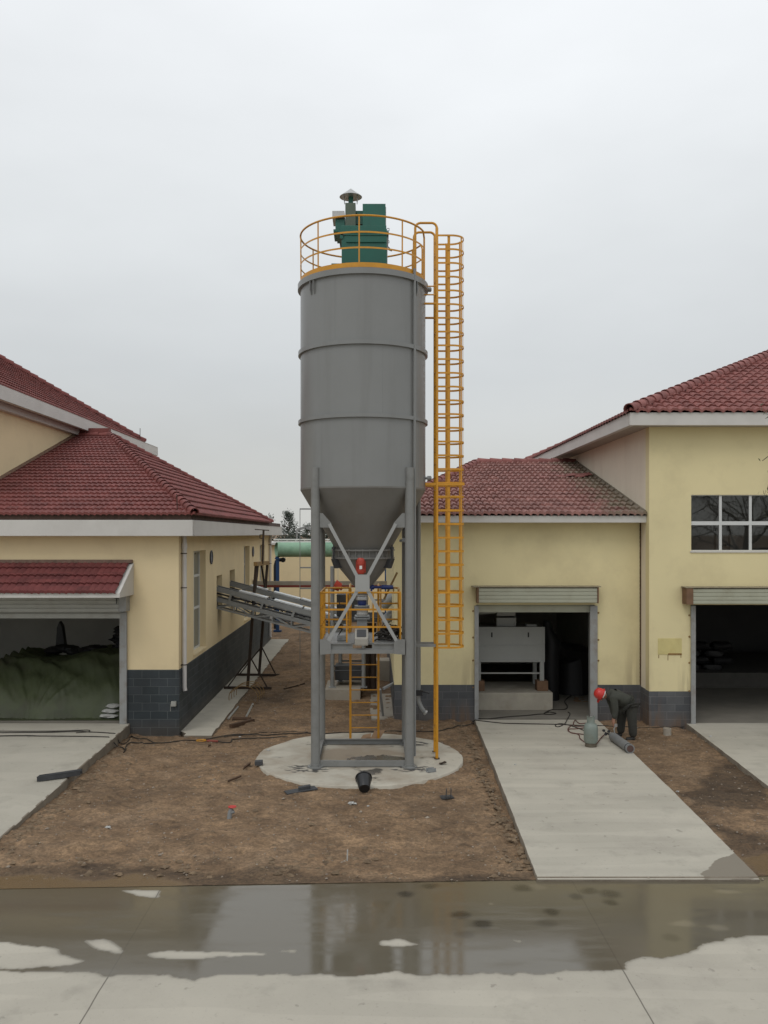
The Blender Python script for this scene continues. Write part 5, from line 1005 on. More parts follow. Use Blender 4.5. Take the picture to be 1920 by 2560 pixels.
# beam and red pipe from the left building
BY = 35.2; mb = MB(); mb.beam((XW + .02, BY, Z(1457.5, BY)), (X0 - .02, BY, Z(1457.5, BY)), .14, .155); mb.box(XW + .021, XW + .10, BY - .14, BY + .14, Z(1466, BY), Z(1449, BY)); mb.tube([(XW + .1, BY - .1, Z(1450, BY)), (XW + .1, BY - .1, Z(1446, BY)), (XW + .16, BY - .1, Z(1444, BY))], .04, 8)
solo('pipe_bridge', mb, M['concrete_old'], 'grey steel beam bridging the passage from the left building', 'beam', smooth=False)
mb = MB(); mb.cyl((XW + .1, BY - .02, Z(1465.5, BY)), (X0 - .02, BY - .02, Z(1465.5, BY)), .05, 12); mb.box(X(750, BY), X(775, BY), BY - .1, BY + .03, Z(1472, BY), Z(1469.5, BY)); solo('red_pipe', mb, M['pipe_red'], 'oxide red pipe slung below the grey beam across the passage', 'pipe')
# slim pole with short arms
PY_ = 33.0; mb = MB(); x = X(750, PY_); mb.tube([(x, PY_, 0), (x, PY_, Z(1271, PY_))], .014, 6)
for py in (1272.5, 1419, 1471): mb.beam((x, PY_, Z(py, PY_)), (x + .42, PY_, Z(py, PY_)), .05, .05)
solo('slim_pole', mb, M['steel_grey'], 'thin grey pole with short flat arms left of the silo leg', 'pole', smooth=False)
# conveyors
def conveyor(y, xs_, zs_, x1, slope, label, w_=.5):
    L_ = x1 - xs_; z = lambda x: zs_ + slope * (x - xs_); P = lambda x, dy, dz_: (x, y + dy, z(x) + dz_)
    t = thing('conveyor', (xs_, y, zs_), label, 'conveyor', 'inclined conveyors from the left building')
    for s in (-1, 1):
        mb = MB(); mb.beam(P(xs_, s * w_ / 2, 0), P(x1, s * w_ / 2, 0), .012, .14); mb.beam(P(xs_, s * (w_ / 2 - .03), .07), P(x1, s * (w_ / 2 - .03), .07), .07, .012); mb.beam(P(xs_, s * (w_ / 2 - .03), -.07), P(x1, s * (w_ / 2 - .03), -.07), .07, .012); build('side_channel', mb, M['steel_grey'], t, smooth=False)
        mb = MB(); mb.beam(P(xs_, s * w_ / 2, -.33), P(x1, s * w_ / 2, -.33), .012, .13); mb.beam(P(xs_, s * (w_ / 2 - .025), -.27), P(x1, s * (w_ / 2 - .025), -.27), .06, .012); build('chord_channel', mb, M['steel_grey'], t, smooth=False)
        mb = MB(); mb.beam(P(xs_, s * w_ / 2, -.60), P(x1, s * w_ / 2, -.60), .05, .05); n = int(L_ / .55); q = L_ / n
        for k in range(n): a, b = xs_ + k * q, xs_ + (k + 1) * q; mb.beam(P(a, s * w_ / 2, -.38 if k % 2 else -.59), P(b, s * w_ / 2, -.59 if k % 2 else -.38), .03, .04)
        for k in range(n + 1): mb.beam(P(xs_ + k * q, s * w_ / 2, -.40), P(xs_ + k * q, s * w_ / 2, -.59), .04, .04)
        build('truss', mb, M['steel_grey'], t, smooth=False)
    mb = MB()
    for k in range(int(L_ / 1.0)):
        x = xs_ + .45 + k * 1.0
        for s in (-1, 1): mb.beam(P(x, s * (w_ / 2 + .008), -.28), P(x + .07, s * (w_ / 2 + .008), -.05), .014, .07)
        mb.cyl(P(x, -w_ / 2 + .03, -.2), P(x, w_ / 2 - .03, -.2), .04, 8)
    build_split('support_post', mb, M['steel_grey'], t, smooth=False)
    mb = MB(); mb.beam(P(xs_, 0, .03), P(x1, 0, .03), w_ - .12, .012); mb.beam(P(xs_, 0, -.16), P(x1, 0, -.16), w_ - .12, .012); build('belt', mb, M['dark'], t, smooth=False)
    mb = MB(); x = xs_ + .75
    while x < x1 - .4: l_ = random.choice([.45, .6, .9]); l_ = min(l_, x1 - x); mb.beam(P(x, -.02, .10 + random.uniform(0, .02)), P(x + l_, -.02, .10 + random.uniform(0, .02)), w_ - .1, .05); x += l_ + random.choice([.0, .05, .22])
    build_split('cover_sheet', mb, M['cover'], t, smooth=False, bevel=.008)
    return t
conveyor(27.55, XW - .1, 3.37, -.8, -.2607, 'nearer grey conveyor sloping down from a wall opening to behind the silo')
conveyor(30.05, XW - .1, 3.39, -.8, -.263, 'farther grey conveyor sloping down behind the nearer one')
# trestle
TR = thing('trestle', (-4.1, 29.3, .06), 'rusty steel trestle with T topped mast straddling the conveyors', 'trestle')
l0a, l0b = (-4.12, 28.0, .06), (-3.84, 28.0, 4.06); l1a, l1b = (-4.09, 30.6, .06), (-3.80, 30.6, 4.0)
for a, b in ((l0a, l0b), (l1a, l1b)): mb = MB(); mb.beam(a, b, .09, .09, (0, 1, 0)); build('leg', mb, M['rust'], TR, smooth=False)
for a, x0, x1 in ((l0a, X(560, 28), X(679, 28)), (l1a, X(591, 30.6), X(699, 30.6))):
    mb = MB(); mb.beam((x0, a[1], .10), (x1, a[1], .08), .08, .08); build('foot', mb, M['rust'], TR, smooth=False)
    mb = MB(); mb.beam((x0 + .12, a[1], .12), (a[0] + .06, a[1], 1.05), .04, .04); mb.beam((x1 - .15, a[1], .12), (a[0] + .06, a[1], 1.15), .04, .04); build_split('stay', mb, M['rust'], TR, smooth=False)
mb = MB(); mb.beam((-3.84, 27.85, 4.13), (-3.80, 30.75, 4.07), .12, .13); build('cross_beam', mb, M['rust_bar'], TR, smooth=False)
mb = MB(); mb.beam((-3.84, 28.5, 4.06), (-3.86, 28.05, 3.3), .05, .05); mb.beam((-3.82, 29.2, 4.05), (-3.84, 30.5, 3.0), .06, .06); build_split('knee_brace', mb, M['rust'], TR, smooth=False)
mb = MB(); ym = 29.0; mb.beam((X(656, ym), ym, 4.1), (X(659, ym), ym, Z(1325, ym)), .065, .065, (0, 1, 0)); mb.beam((X(637, ym), ym, Z(1323.5, ym)), (X(673, ym), ym, Z(1326, ym)), .04, .03); mb.tube([(X(658, ym), ym, Z(1337, ym)), (X(650, ym), ym, Z(1337, ym)), (X(650, ym), ym, Z(1346, ym)), (X(658, ym), ym, Z(1346, ym))], .02, 6); build('mast', mb, M['rust'], TR, smooth=False)
# pump stand behind the silo
mb = MB(); y0 = 26.3; mb.box(X(812, y0), X(901, y0), y0, y0 + 1.7, -.1, .34); solo('plinth', mb, M['concrete_old'], 'grey concrete plinth carrying the pipe framed machine behind the access ladder', 'plinth', smooth=False, bevel=.015)
PS = thing('pump_stand', (X(870, 27), 27, .34), 'grey pipe framed pump stand on a concrete plinth behind the silo', 'pump stand')
for px, yy in ((831, 26.7), (910 - 1, 26.7), (851, 27.8), (915, 27.8)):
    x = X(px, yy); mb = MB(); mb.cyl((x, yy, .36), (x, yy, 4.1 if px == 831 else 3.0), .065, 12); mb.box(x - .11, x + .11, yy - .11, yy + .11, .342, .36); build('leg', mb, M['steel_grey'], PS)
mb = MB()
for z in (1.0, .85): mb.cyl((X(831, 26.7), 26.7, z), (X(909, 26.7), 26.7, z), .028, 8); mb.cyl((X(851, 27.8), 27.8, z), (X(915, 27.8), 27.8, z), .028, 8)
mb.beam((X(831, 26.7), 26.7, 2.45), (X(1003, 26.7), 26.7, 2.45), .12, .12); build_split('cross_rail', mb, M['wood_grey'], PS)
mb = MB(); mb.box(X(838, 27.2), X(905, 27.2), 27.0, 27.7, .5, .95); build('tank', mb, M['wood_grey'], PS, smooth=False, bevel=.03); mb = MB(); mb.box(X(842, 27.2), X(900, 27.2), 27.05, 27.6, 2.5, 3.2); build('motor_box', mb, M['wood_grey'], PS, smooth=False, bevel=.03)
for px in (919, 933): build('rusty_pipe', MB().cyl((X(px, 27), 27.1, .2), (X(px, 27), 27.1, 2.3), .10, 12), M['rust'], PS)
mb = MB(); mb.tube([(X(836, 26.5), 26.5, 3.55), (X(851, 26.5), 26.5, 3.45)], [.16, .13], 12); mb.tube([(X(846, 26.5), 26.5, 3.5), (X(856, 26.5), 26.5, 3.4)], .06, 8); build_split('red_motor', mb, M['red'], PS)
mb = MB(); mb.tube([(X(955, 26.4), 26.4, 2.85), (X(975, 26.4), 26.4, 3.1), (X(1000, 26.4), 26.4, 3.25)], .16, 12); mb.tube([(X(958, 26.6), 26.6, 2.35), (X(975, 26.6), 26.6, 2.58), (X(1000, 26.6), 26.6, 2.72)], .15, 12); mb.beam((X(935, 26.3), 26.3, 3.08), (X(1000, 26.3), 26.3, 3.1), .05, .06); build_split('inclined_duct', mb, M['steel_grey'], PS)
mb = MB(); y0 = 29.5; mb.box(X(938, y0), X(1000, y0), y0, y0 + .8, 0, .75); solo('concrete_block', mb, M['concrete_old'], 'pale concrete block low behind the right silo leg', 'block', smooth=False, bevel=.02)
mb = MB(); mb.cyl(gnd(957, 1788, .06), gnd(950, 1722, .9), .035, 8); mb.beam(gnd(958, 1725, .85), gnd(998, 1702, 1.0), .05, .06); solo('bent_stake', mb, M['steel_grey'], 'leaning grey stake with a black bar behind the access ladder', 'stake', smooth=False)

# ================================================================== GARAGE CONTENTS
tx = np.linspace(-10.2, -6.42, 150); ty = np.linspace(22.12, 25.6, 110); V = []; TG = np.meshgrid(tx, ty)
def tarpz(x, y):
    yf = 22.35 + .25 * np.clip((x + 7.2) / .8, 0, 1.5) ** 2 + .08 * np.sin(x * 3.1)
    t = np.clip((y - yf) / 1.25, 0, 1); s = t ** .62
    top = 1.42 + .16 * np.sin(x * 1.7 + 1) + .25 * fbm(x, y, .7, 3, 2)
    px0, py0 = X(85, 22.4), 22.2; an = np.arctan2(x - px0, y - py0 + .05); d = np.hypot(x - px0, y - py0)
    folds = (np.sin(an * 17) * .5 + np.sin(an * 31 + 1) * .3) * .035 * np.exp(-((d - .8) / .8) ** 2) + .05 * fbm(x * 1.5 + y, y * .6, 3.2, 4, 3) + .035 * np.sin((x * .8 + y * 2.2) * 6 + 3 * fbm(x, y, 1.2, 2, 4)) * t
    return .305 + s * top * (1 - .0 * t) + folds * np.clip(t * 4, 0, 1) + .02 * np.abs(fbm(x, y, 5, 3, 1)) * (1 - t)
TZ = tarpz(*TG); m = MB(); nx = len(tx); m.v = [tuple(p) for p in np.stack([TG[0].ravel(), TG[1].ravel(), TZ.ravel()], 1)]; m.f = [(j * nx + i, j * nx + i + 1, (j + 1) * nx + i + 1, (j + 1) * nx + i) for j in range(len(ty) - 1) for i in range(nx - 1)]
tp = solo('tarpaulin_heap', m, M['tarp'], 'heap under a creased dark green tarpaulin inside the open left garage', 'tarpaulin', recalc=False)
def blob(mb, c, r, n=14, j=.06, sq=1.0):
    k = n // 2; V = []
    for i in range(k + 1):
        f = math.pi * i / k
        for q in range(n):
            t = 2 * math.pi * q / n; w = 1 + j * math.sin(3 * t + 5 * f + c[0] * 9) + j * random.uniform(-.5, .5); e = lambda a: math.copysign(abs(a) ** sq, a)
            V.append((c[0] + r[0] * w * e(math.sin(f)) * e(math.cos(t)), c[1] + r[1] * w * e(math.sin(f)) * e(math.sin(t)), c[2] + r[2] * w * e(math.cos(f))))
    return mb.add(V, [(i * n + q, i * n + (q + 1) % n, (i + 1) * n + (q + 1) % n, (i + 1) * n + q) for i in range(k) for q in range(n)])
for i, (px, py, z, lb) in enumerate(((268, 1784, .37, 'lowest white woven sack showing under the edge of the green tarpaulin'), (272, 1777, .49, 'middle white woven sack of the pile under the green tarpaulin'), (279, 1768, .61, 'topmost white woven sack of the pile under the green tarpaulin'))):
    y = 22.38 + .05 * i; mb = MB(); blob(mb, (X(px + 4, y), y, z), (.24 - .03 * i, .15, .055), 16, .09, .9); solo('cement_sack', mb, M['sack'], lb, 'sack', 'white sacks under the tarpaulin')
mb = MB()
for k in range(16): x = -9.4 + k * .2; blob(mb, (x, 25.3 + .1 * math.sin(k), 1.68 + .05 * math.sin(k * 1.3)), (.3, .3, .12), 12, .06)
solo('black_liner', mb, M['liner'], 'rumpled black plastic sheet along the top of the tarpaulin heap', 'plastic sheet')
mb = MB(); c = (X(291, 25.0), 25.0)
for k in range(7): blob(mb, (c[0] + .12 + random.uniform(-.08, .08), c[1] + random.uniform(-.05, .05), 1.75 + .1 * k), (.26 - .01 * k, .24, .08), 12, .2)
solo('bag_stack', mb, M['liner'], 'ragged black stack of bags beside the right jamb of the left garage', 'bags')
mb = MB(); x = X(99, 26.0); mb.prism([(x - .13, 27.6, 1.3), (x + .22, 27.6, 1.3), (x + .09, 27.6, 2.15), (x + .0, 27.6, 2.30), (x - .08, 27.6, 2.1)], (0, .25, 0)); solo('black_hood', mb, M['wood_grey'], 'dark pointed shape standing behind the tarpaulin heap', 'hood', bevel=.04)
# machine behind the middle roller door
my = 25.0; MA = thing('box_feeder', (X(1280, my), my, .82), 'pale grey box shaped machine on legs inside the middle doorway', 'machine')
mx0, mx1 = X(1195, my), X(1361, my); z0, z1 = Z(1655, my), Z(1568, my)
mb = MB(); mb.box(mx0 - .5, mx1 - .03, my, my + 1.3, z0 + .02, z1); bd = build('body', mb, M['machine'], MA, smooth=False)
zm_ = Z(1615, my); mb = MB(); mb.box(mx0 - .5, mx1 + .01, my - .02, my - .002, z1 - .03, z1 + .01); mb.box(mx0 - .5, mx1 + .01, my - .025, my - .002, zm_ - .025, zm_ + .025); mb.box(mx0 - .5, mx1 + .01, my - .025, my - .002, z0, z0 + .05); mb.box(mx1 - .05, mx1 + .01, my - .022, my - .002, z0 + .052, zm_ - .027); mb.box(mx1 - .05, mx1 + .01, my - .022, my - .002, zm_ + .027, z1 - .032); build_split('panel_rib', mb, M['machine'], bd, smooth=False, bevel=.004)
mb = MB()
for px in (1229.5, 1321): mb.box(X(px, my) - .02, X(px, my) + .02, my - .012, my - .001, Z(1593, my), Z(1581, my))
build_split('slot', mb, M['dark'], bd, smooth=False)
for px in (1197, 1355):
    mb = MB(); mb.box(X(px, my) - .06, X(px, my) + .06, my, my + .12, .84, z0); lg = build('leg', mb, M['machine'], MA, smooth=False)
    mb = MB(); mb.box(X(px, my) - .16, X(px, my) + .16, my - .1, my + .25, .55, .84); build('rusty_shoe', mb, M['rustplate'], lg, smooth=False, bevel=.02)
for px in (1197, 1355): mb = MB(); mb.box(X(px, my) - .06, X(px, my) + .06, my + 1.1, my + 1.22, .55, z0); build('leg', mb, M['machine'], MA, smooth=False)
mb = MB(); mb.box(X(1201, my), X(1351, my), my + .03, my + .07, Z(1685, my), Z(1681.5, my)); build_split('cross_rail', mb, M['machine'], MA, smooth=False)
mb = MB(); mb.box(X(1244, my), X(1293, my), my + .2, my + .7, z1, Z(1546, my)); mb.box(X(1244, my), X(1291, my), my + .15, my + .6, Z(1541, my), Z(1526, my)); mb.box(X(1320, my), X(1345, my), my + .2, my + .5, z1, z1 + .06); build_split('inlet_hood', mb, M['machine'], MA, smooth=False, bevel=.01)
mb = MB(); mb.beam((X(1180, my), my + .3, Z(1537, my)), (X(1245, my), my + .3, Z(1532, my)), .1, .07); build('feed_arm', mb, M['machine'], MA, smooth=False)
mb = MB(); py0 = 24.65; mb.box(X(1170, py0), X(1382, py0), py0, py0 + 1.9, .0, .55); solo('machine_plinth', mb, mat('plinth_concrete', (.36, .33, .27), .9, 0, .12, 2, .2, 40, (.22, .18, .13), .6, 1.5), 'long low concrete plinth inside the middle doorway under the grey machine', 'plinth', smooth=False, bevel=.02)
mb = MB(); y = 26.2; c = X(1378, y); mb.tube([(c, y, .06), (c, y, 1.4), (c + .02, y, 1.8), (c - .1, y, 2.15), (c - .12, y, 2.45)], [.24, .25, .28, .16, .12], 12); mb.tube([(c + .1, y, 1.7), (c + .35, y + .6, 1.45), (c + .9, y + 1.2, 1.3), (c + .9, y + 1.2, .06)], [.2, .3, .5, .6], 10); solo('dark_motor', mb, M['liner'], 'black machinery standing in shadow to the right of the grey machine', 'machinery')
# right garage: pallet deck with stacked sacks
mb = MB(); y0 = 28.2; mb.box(7.9, 18, y0, y0 + 5, .06, Z(1682, y0)); solo('loading_deck', mb, mat('darkened_concrete', (.09, .085, .075), .95, 0, .2, 2), 'low concrete deck across the back of the dark right garage', 'deck', smooth=False)  # deck colour darkened to sink into the gloom of the garage
zz = Z(1682, 28.5); n_ = 0
for i in range(5):
    for j in range(4):
        mb = MB(); x = 8.4 + i * .75 + .3 * (j % 2); blob(mb, (x, 29.0 + random.uniform(-.1, .1), zz + .12 + j * .24), (.36, .28, .13), 12, .06, .6)
        solo('stacked_sack', mb, M['liner'], 'filled sack coloured dark like the unlit room, in the stack on the deck of the right garage', 'sack', 'sacks stacked in the right garage')  # sacks coloured black to stand in for the shade inside

# ================================================================== WORKER
def skin(name, pts, edges, m, parent, sub=2, root=0):
    me = bpy.data.meshes.new(name); bm = bmesh.new(); ly = bm.verts.layers.skin.verify(); off = Vector(ROOT[parent.name]); vs = []
    for p in pts:
        v = bm.verts.new(Vector(p[:3]) - off); rr = p[3] if isinstance(p[3], tuple) else (p[3], p[3]); v[ly].radius = rr; vs.append(v)
    for a, b in edges: bm.edges.new((vs[a], vs[b]))
    vs[root][ly].use_root = True; bm.to_mesh(me); bm.free(); t = bpy.data.objects.new(name + '_t', me); COL.objects.link(t)
    md = t.modifiers.new('s', 'SKIN'); md.use_smooth_shade = True; t.modifiers.new('d', 'SUBSURF').levels = sub
    dg = bpy.context.evaluated_depsgraph_get(); me2 = bpy.data.meshes.new_from_object(t.evaluated_get(dg)); bpy.data.objects.remove(t); me2.name = name
    me2.materials.clear(); me2.materials.append(m); me2.polygons.foreach_set('use_smooth', [True] * len(me2.polygons))
    o = bpy.data.objects.new(name, me2); COL.objects.link(o); o.parent = parent; ROOT[o.name] = ROOT[parent.name]; return o
wy = 21.25
PE = thing('person', (6.3, wy, .02), 'worker in red helmet and dark work clothes bending over beside the gas cylinder', 'person')
hips = (6.25, wy, .90)
body = [hips + (.10,), (6.10, wy, 1.03, .10), (5.94, wy, 1.09, .11), (5.82, wy, 1.11, .085), (5.735, wy - .01, 1.115, .055), (5.66, wy - .015, 1.11, .085), (5.60, wy - .02, 1.12, .10), (5.545, wy - .02, 1.135, .085), (5.625, wy - .03, 1.04, .075), (5.585, wy - .03, 1.055, .06)]
E = [(0, 1), (1, 2), (2, 3), (3, 4), (4, 5), (5, 6), (6, 7), (5, 8), (6, 9)]
def limb(start, pts):
    i = start
    for p in pts: body.append(p); E.append((i, len(body) - 1)); i = len(body) - 1
    return i
hands = []
for s in (-1, 1):
    y = wy + s * .19
    w_ = limb(2, [(5.85, y, 1.07, .075), (5.92 + .02 * s, y - .02, .79, .048), (5.915 + .05 * s, y - .04 + (-.0), .57, .033), (5.91 + .05 * s, y - .05, .515, .036), (5.905 + .05 * s, y - .055, .475, .034)])
    b = Vector(body[w_][:3])
    for j, (dy, ln) in enumerate(((-.028, .062), (-.009, .075), (.010, .07), (.028, .055))):
        limb(w_, [tuple(b + Vector((-.004, dy, -.02))) + (.0095,), tuple(b + Vector((-.012, dy * 1.1, -.02 - ln * .5))) + (.0088,), tuple(b + Vector((.004, dy * 1.1, -.02 - ln))) + (.0075,)])
    limb(w_ - 1, [tuple(b + Vector((-.035, -.01 * s, .02))) + (.011,), tuple(b + Vector((-.048, -.01 * s, -.02))) + (.009,)])
    if s < 0: ft = [(6.31, wy - .12, .86, .07), (6.335, wy - .14, .47, .055), (6.37, wy - .12, .10, .045), (6.36, wy - .12, .055, .045), (6.24, wy - .13, .05, .04)]
    else: ft = [(6.20, wy + .13, .86, .07), (6.17, wy + .22, .47, .055), (6.17, wy + .28, .10, .045), (6.16, wy + .28, .055, .045), (6.04, wy + .28, .05, .04)]
    limb(0, ft)
skin('body', body, E, M['skin'], PE, 2)
jk = [(6.37, wy, .84, .20), (6.25, wy, .95, .205), (6.10, wy, 1.05, .19), (5.95, wy, 1.105, .195), (5.84, wy, 1.12, .165), (5.75, wy, 1.12, .10), (5.715, wy, 1.12, .085)]; je = [(0, 1), (1, 2), (2, 3), (3, 4), (4, 5), (5, 6)]
for s in (-1, 1):
    y = wy + s * .20; i = len(jk); jk += [(5.86, y, 1.06, .115), (5.925 + .02 * s, y - .02, .79, .085), (5.92 + .05 * s, y - .04, .575, .066)]; je += [(3, i), (i, i + 1), (i + 1, i + 2)]
skin('jacket', jk, je, M['jacket'], PE, 2, 2)
tr = [(6.26, wy, .93, .19)]; te = []
for pts in (((6.325, wy - .11, .82, .15), (6.34, wy - .14, .47, .115), (6.37, wy - .12, .09, .10)), ((6.21, wy + .12, .82, .15), (6.175, wy + .22, .47, .115), (6.17, wy + .28, .09, .10))):
    i = len(tr); tr += list(pts); te += [(0, i), (i, i + 1), (i + 1, i + 2)]
skin('trousers', tr, te, M['trousers'], PE, 2)
for (x, y) in ((6.37, wy - .12), (6.17, wy + .28)):
    skin('boot', [(x, y, .13, .07), (x - .0, y, .065, .07), (x - .13, y, .055, .062), (x - .19, y, .05, .05)], [(0, 1), (1, 2), (2, 3)], M['boot'], PE, 2)
hc_ = Vector((5.585, wy - .02, 1.15)); Rt = Matrix.Rotation(R(-62), 4, 'Y') @ Matrix.Rotation(R(0), 4, 'X')
hm = MB(); hm.lathe([(.145, -.03), (.142, .02), (.13, .08), (.10, .125), (.05, .15), (0, .156)], tuple(hc_), 28, Rt); hm.lathe([(.142, -.028), (.165, -.035), (.165, -.028), (.142, -.02)], tuple(hc_), 28, Rt)
hm.add([tuple(hc_ + Rt @ Vector(p)) for p in ((-.14, -.10, -.03), (-.14, .10, -.03), (-.215, .06, -.045), (-.215, -.06, -.045), (-.14, -.10, -.02), (-.14, .10, -.02), (-.215, .06, -.037), (-.215, -.06, -.037))], [(0, 3, 2, 1), (4, 5, 6, 7), (0, 1, 5, 4), (1, 2, 6, 5), (2, 3, 7, 6), (3, 0, 4, 7)])
he = build('helmet', hm, M['helmet'], PE)
bd_ = MB(); bd_.lathe([(.125, -.075), (.14, -.055), (.14, -.03), (.125, -.03)], tuple(hc_), 20, Rt, R(-110), R(40)); build('helmet_band', bd_, M['white'], he)
fm = MB(); fc = Vector((5.595, wy - .03, 1.005))     # face looks down: eyes, nose, mouth, ears
for s in (-1, 1): fm.lathe([(0, -.008), (.010, 0), (0, .008)], tuple(fc + Vector((-.03, s * .033, .0))), 8); fm.lathe([(0, -.03), (.012, -.015), (.014, .01), (0, .03)], tuple(fc + Vector((.03, s * .098, .075))), 8)
fm.add([tuple(fc + Vector(p)) for p in ((-.03, -.01, .01), (-.03, .01, .01), (.03, 0, -.022), (.035, -.018, .0), (.035, .018, .0), (0, 0, .03))], [(0, 1, 2), (0, 2, 3), (1, 4, 2), (2, 4, 3), (0, 3, 5), (1, 5, 4), (3, 4, 5), (0, 5, 1)])
fm.tube([tuple(fc + Vector((.062, -.025, .005))), tuple(fc + Vector((.064, 0, -.002))), tuple(fc + Vector((.062, .025, .005)))], .006, 6); build('face', fm, M['skin'], PE)
hr = MB(); hr.lathe([(.108, -.075), (.12, -.04), (.12, -.02)], tuple(hc_), 20, Rt, R(-70), R(70)); build('hair', hr, M['dark'], PE)
tb = MB(); tb.beam((6.42, wy - .14, .96), (6.40, wy - .15, .86), .10, .13, (1, 0, 0)); tb.tube([(6.33, wy - .17, .93), (6.4, wy - .16, .93)], .02, 6); build('tool_pouch', tb, M['boot'], PE, smooth=False, bevel=.015)
mb = MB(); mb.cyl((5.90, wy - .24, .40), (5.90, wy - .24, .46), .05, 12); mb.tube([(5.90, wy - .24, .42), (5.86, wy - .25, .34), (5.88, wy - .25, .22)], .015, 6); solo('cutting_torch', mb, M['zinc'], 'small metal torch held in the hand of the bending worker', 'torch')

# gas cylinders
bx, by, bz = gnd(1477, 1866); GB = thing('gas_bottle', (bx, by, bz), 'squat grey green gas bottle standing on the middle driveway', 'gas bottle')
mb = MB(); mb.lathe([(.10, .07), (.145, .10), (.163, .15), (.163, .42), (.155, .49), (.12, .545), (.05, .57), (.035, .60), (.035, .615), (0, .615)], (bx, by, bz), 32); build('body', mb, M['bottle'], GB)
mb = MB(); mb.lathe([(.125, 0), (.135, 0), (.13, .09), (.12, .09)], (bx, by, bz), 28); build('foot_ring', mb, mat('foot_ring_rust', (.10, .085, .06), .7, 0, .2, 8), GB)
mb = MB(); mb.lathe([(.098, .53), (.09, .555), (.09, .70), (.098, .705), (.098, .715), (.084, .715), (.082, .54), (.098, .53)], (bx, by, bz), 24, None, R(150), R(400)); build('collar', mb, M['bottle'], GB)
mb = MB(); mb.cyl((bx, by, bz + .61), (bx, by, bz + .68), .02, 8); mb.cyl((bx, by - .01, bz + .645), (bx - .05, by - .05, bz + .645), .014, 8); mb.lathe([(.0, .68), (.03, .68), (.03, .70), (0, .705)], (bx, by, bz), 10); build('valve', mb, M['zinc'], GB)
ca, cb_ = (X(1574, 19.65), 19.6), (X(1526, 21.0), 20.95); cz = .10 + .105
OX = thing('oxygen_cylinder', (ca[0], ca[1], .1), 'long grey gas cylinder lying on the edge of the middle driveway', 'gas cylinder')
a = Vector((ca[0], ca[1], cz)); b = Vector((cb_[0], cb_[1], cz - .005)); d = (b - a).normalized(); ln = (b - a).length; ro = .105
mb = MB(); mb.tube([a + d * t for t in (.012, 0, .05, .06, .16, ln - .18, ln - .10, ln - .05, ln - .02, ln)], [ro * .78, ro, ro, ro * .97, ro, ro, ro * .86, ro * .6, ro * .34, ro * .3], 28); build('body', mb, M['cylinder'], OX)
mb = MB(); mb.cyl(a - d * .004, a + d * .02, ro * .74, 24); build('base_cap', mb, mat('base_rust', (.085, .05, .042), .8, 0, .2, 9), OX)
mb = MB(); mb.tube([a + d * .07, a + d * .10], ro + .003, 28); build('base_ring', mb, M['wood_grey'], OX)
mb = MB(); v0 = a + d * ln; mb.cyl(v0, v0 + d * .09, .025, 8); mb.cyl(v0 + d * .06, v0 + d * .06 + Vector((-.13, -.02, .05)), .02, 8)
for q in ((-.05, -.05, .09), (-.12, -.03, .02), (-.16, 0, .10)): e = v0 + d * .05 + Vector(q); mb.lathe([(0, -.02), (.034, -.018), (.034, .018), (0, .02)], tuple(e), 12, Matrix.Rotation(R(80), 4, 'X'))
build_split('regulator', mb, M['dark'], OX)
# hoses, cables
def cable(pts, r, m, label, name='cable', cat='cable', group=None, dz=.012):
    P = [Vector(gnd(px, py, dz)) for px, py in pts]; Q = []
    for i in range(len(P) - 1):
        p0, p1, p2, p3 = P[max(0, i - 1)], P[i], P[i + 1], P[min(len(P) - 1, i + 2)]
        for t in np.linspace(0, 1, 7)[:-1]: v = .5 * ((2 * p1) + (p2 - p0) * t + (2 * p0 - 5 * p1 + 4 * p2 - p3) * t * t + (3 * p1 - p0 - 3 * p2 + p3) * t ** 3); v.z = max(v.z, H(v.x, v.y) + dz); Q.append(v)
    Q.append(P[-1]); mb = MB(); mb.tube(Q, r, 6); return solo(name, mb, m, label, cat, group)
CG = 'cables lying across the yard'
cable([(-60, 1832), (100, 1831), (225, 1830), (309, 1830), (327, 1838), (339, 1845), (384, 1853), (421, 1856), (451, 1852), (504, 1850), (586, 1841), (660, 1838), (720, 1835), (800, 1834), (960, 1829), (1040, 1828), (1098, 1827), (1160, 1815), (1183, 1808)], .013, M['cable'], 'long black cable running from the left garage past the pad to the middle driveway', group=CG)
cable([(-60, 1842), (100, 1840), (294, 1840), (309, 1850), (324, 1857), (360, 1859), (391, 1858)], .013, M['cable'], 'black cable that crosses the left driveway and ends beside the block corner', group=CG)
cable([(-60, 1827), (60, 1828), (160, 1827), (218, 1825), (221, 1829), (190, 1832)], .010, M['cable'], 'thin cable looping back on the left driveway', group=CG)
cable([(545, 1852), (575, 1856), (586, 1848), (640, 1845), (720, 1845)], .013, M['cable'], 'dark cable leading right from the red connector', group=CG)
cable([(560, 1842), (600, 1836), (680, 1831), (770, 1830)], .009, M['cable'], 'thinner cable beside the long one left of the silo pad', group=CG)
mb = MB(); p = Vector(gnd(518, 1852, .03)); q = Vector(gnd(545, 1853, .03)); mb.cyl(p, q, .026, 10); solo('cable_connector', mb, M['pipe_red'], 'red cable connector lying on the earth by the walkway', 'connector')
mb = MB(); p = Vector(gnd(503, 1852, .03)); mb.tube([p + Vector((.0 + .12 * math.cos(t), .08 * math.sin(t), .01)) for t in np.linspace(0, 6.3, 14)], .012, 6); solo('yellow_ring', mb, M['yellow'], 'small yellow loop at the left end of the red connector', 'ring')
HG = 'hoses by the gas bottle'
cable([(1179, 1801), (1220, 1797), (1268, 1792), (1320, 1788), (1352, 1785), (1375, 1786), (1390, 1783), (1372, 1780), (1360, 1783), (1380, 1774), (1412, 1773), (1418, 1765), (1412, 1752), (1432, 1738), (1442, 1725)], .013, M['cable'], 'black cable snaking into the middle doorway', group=CG)
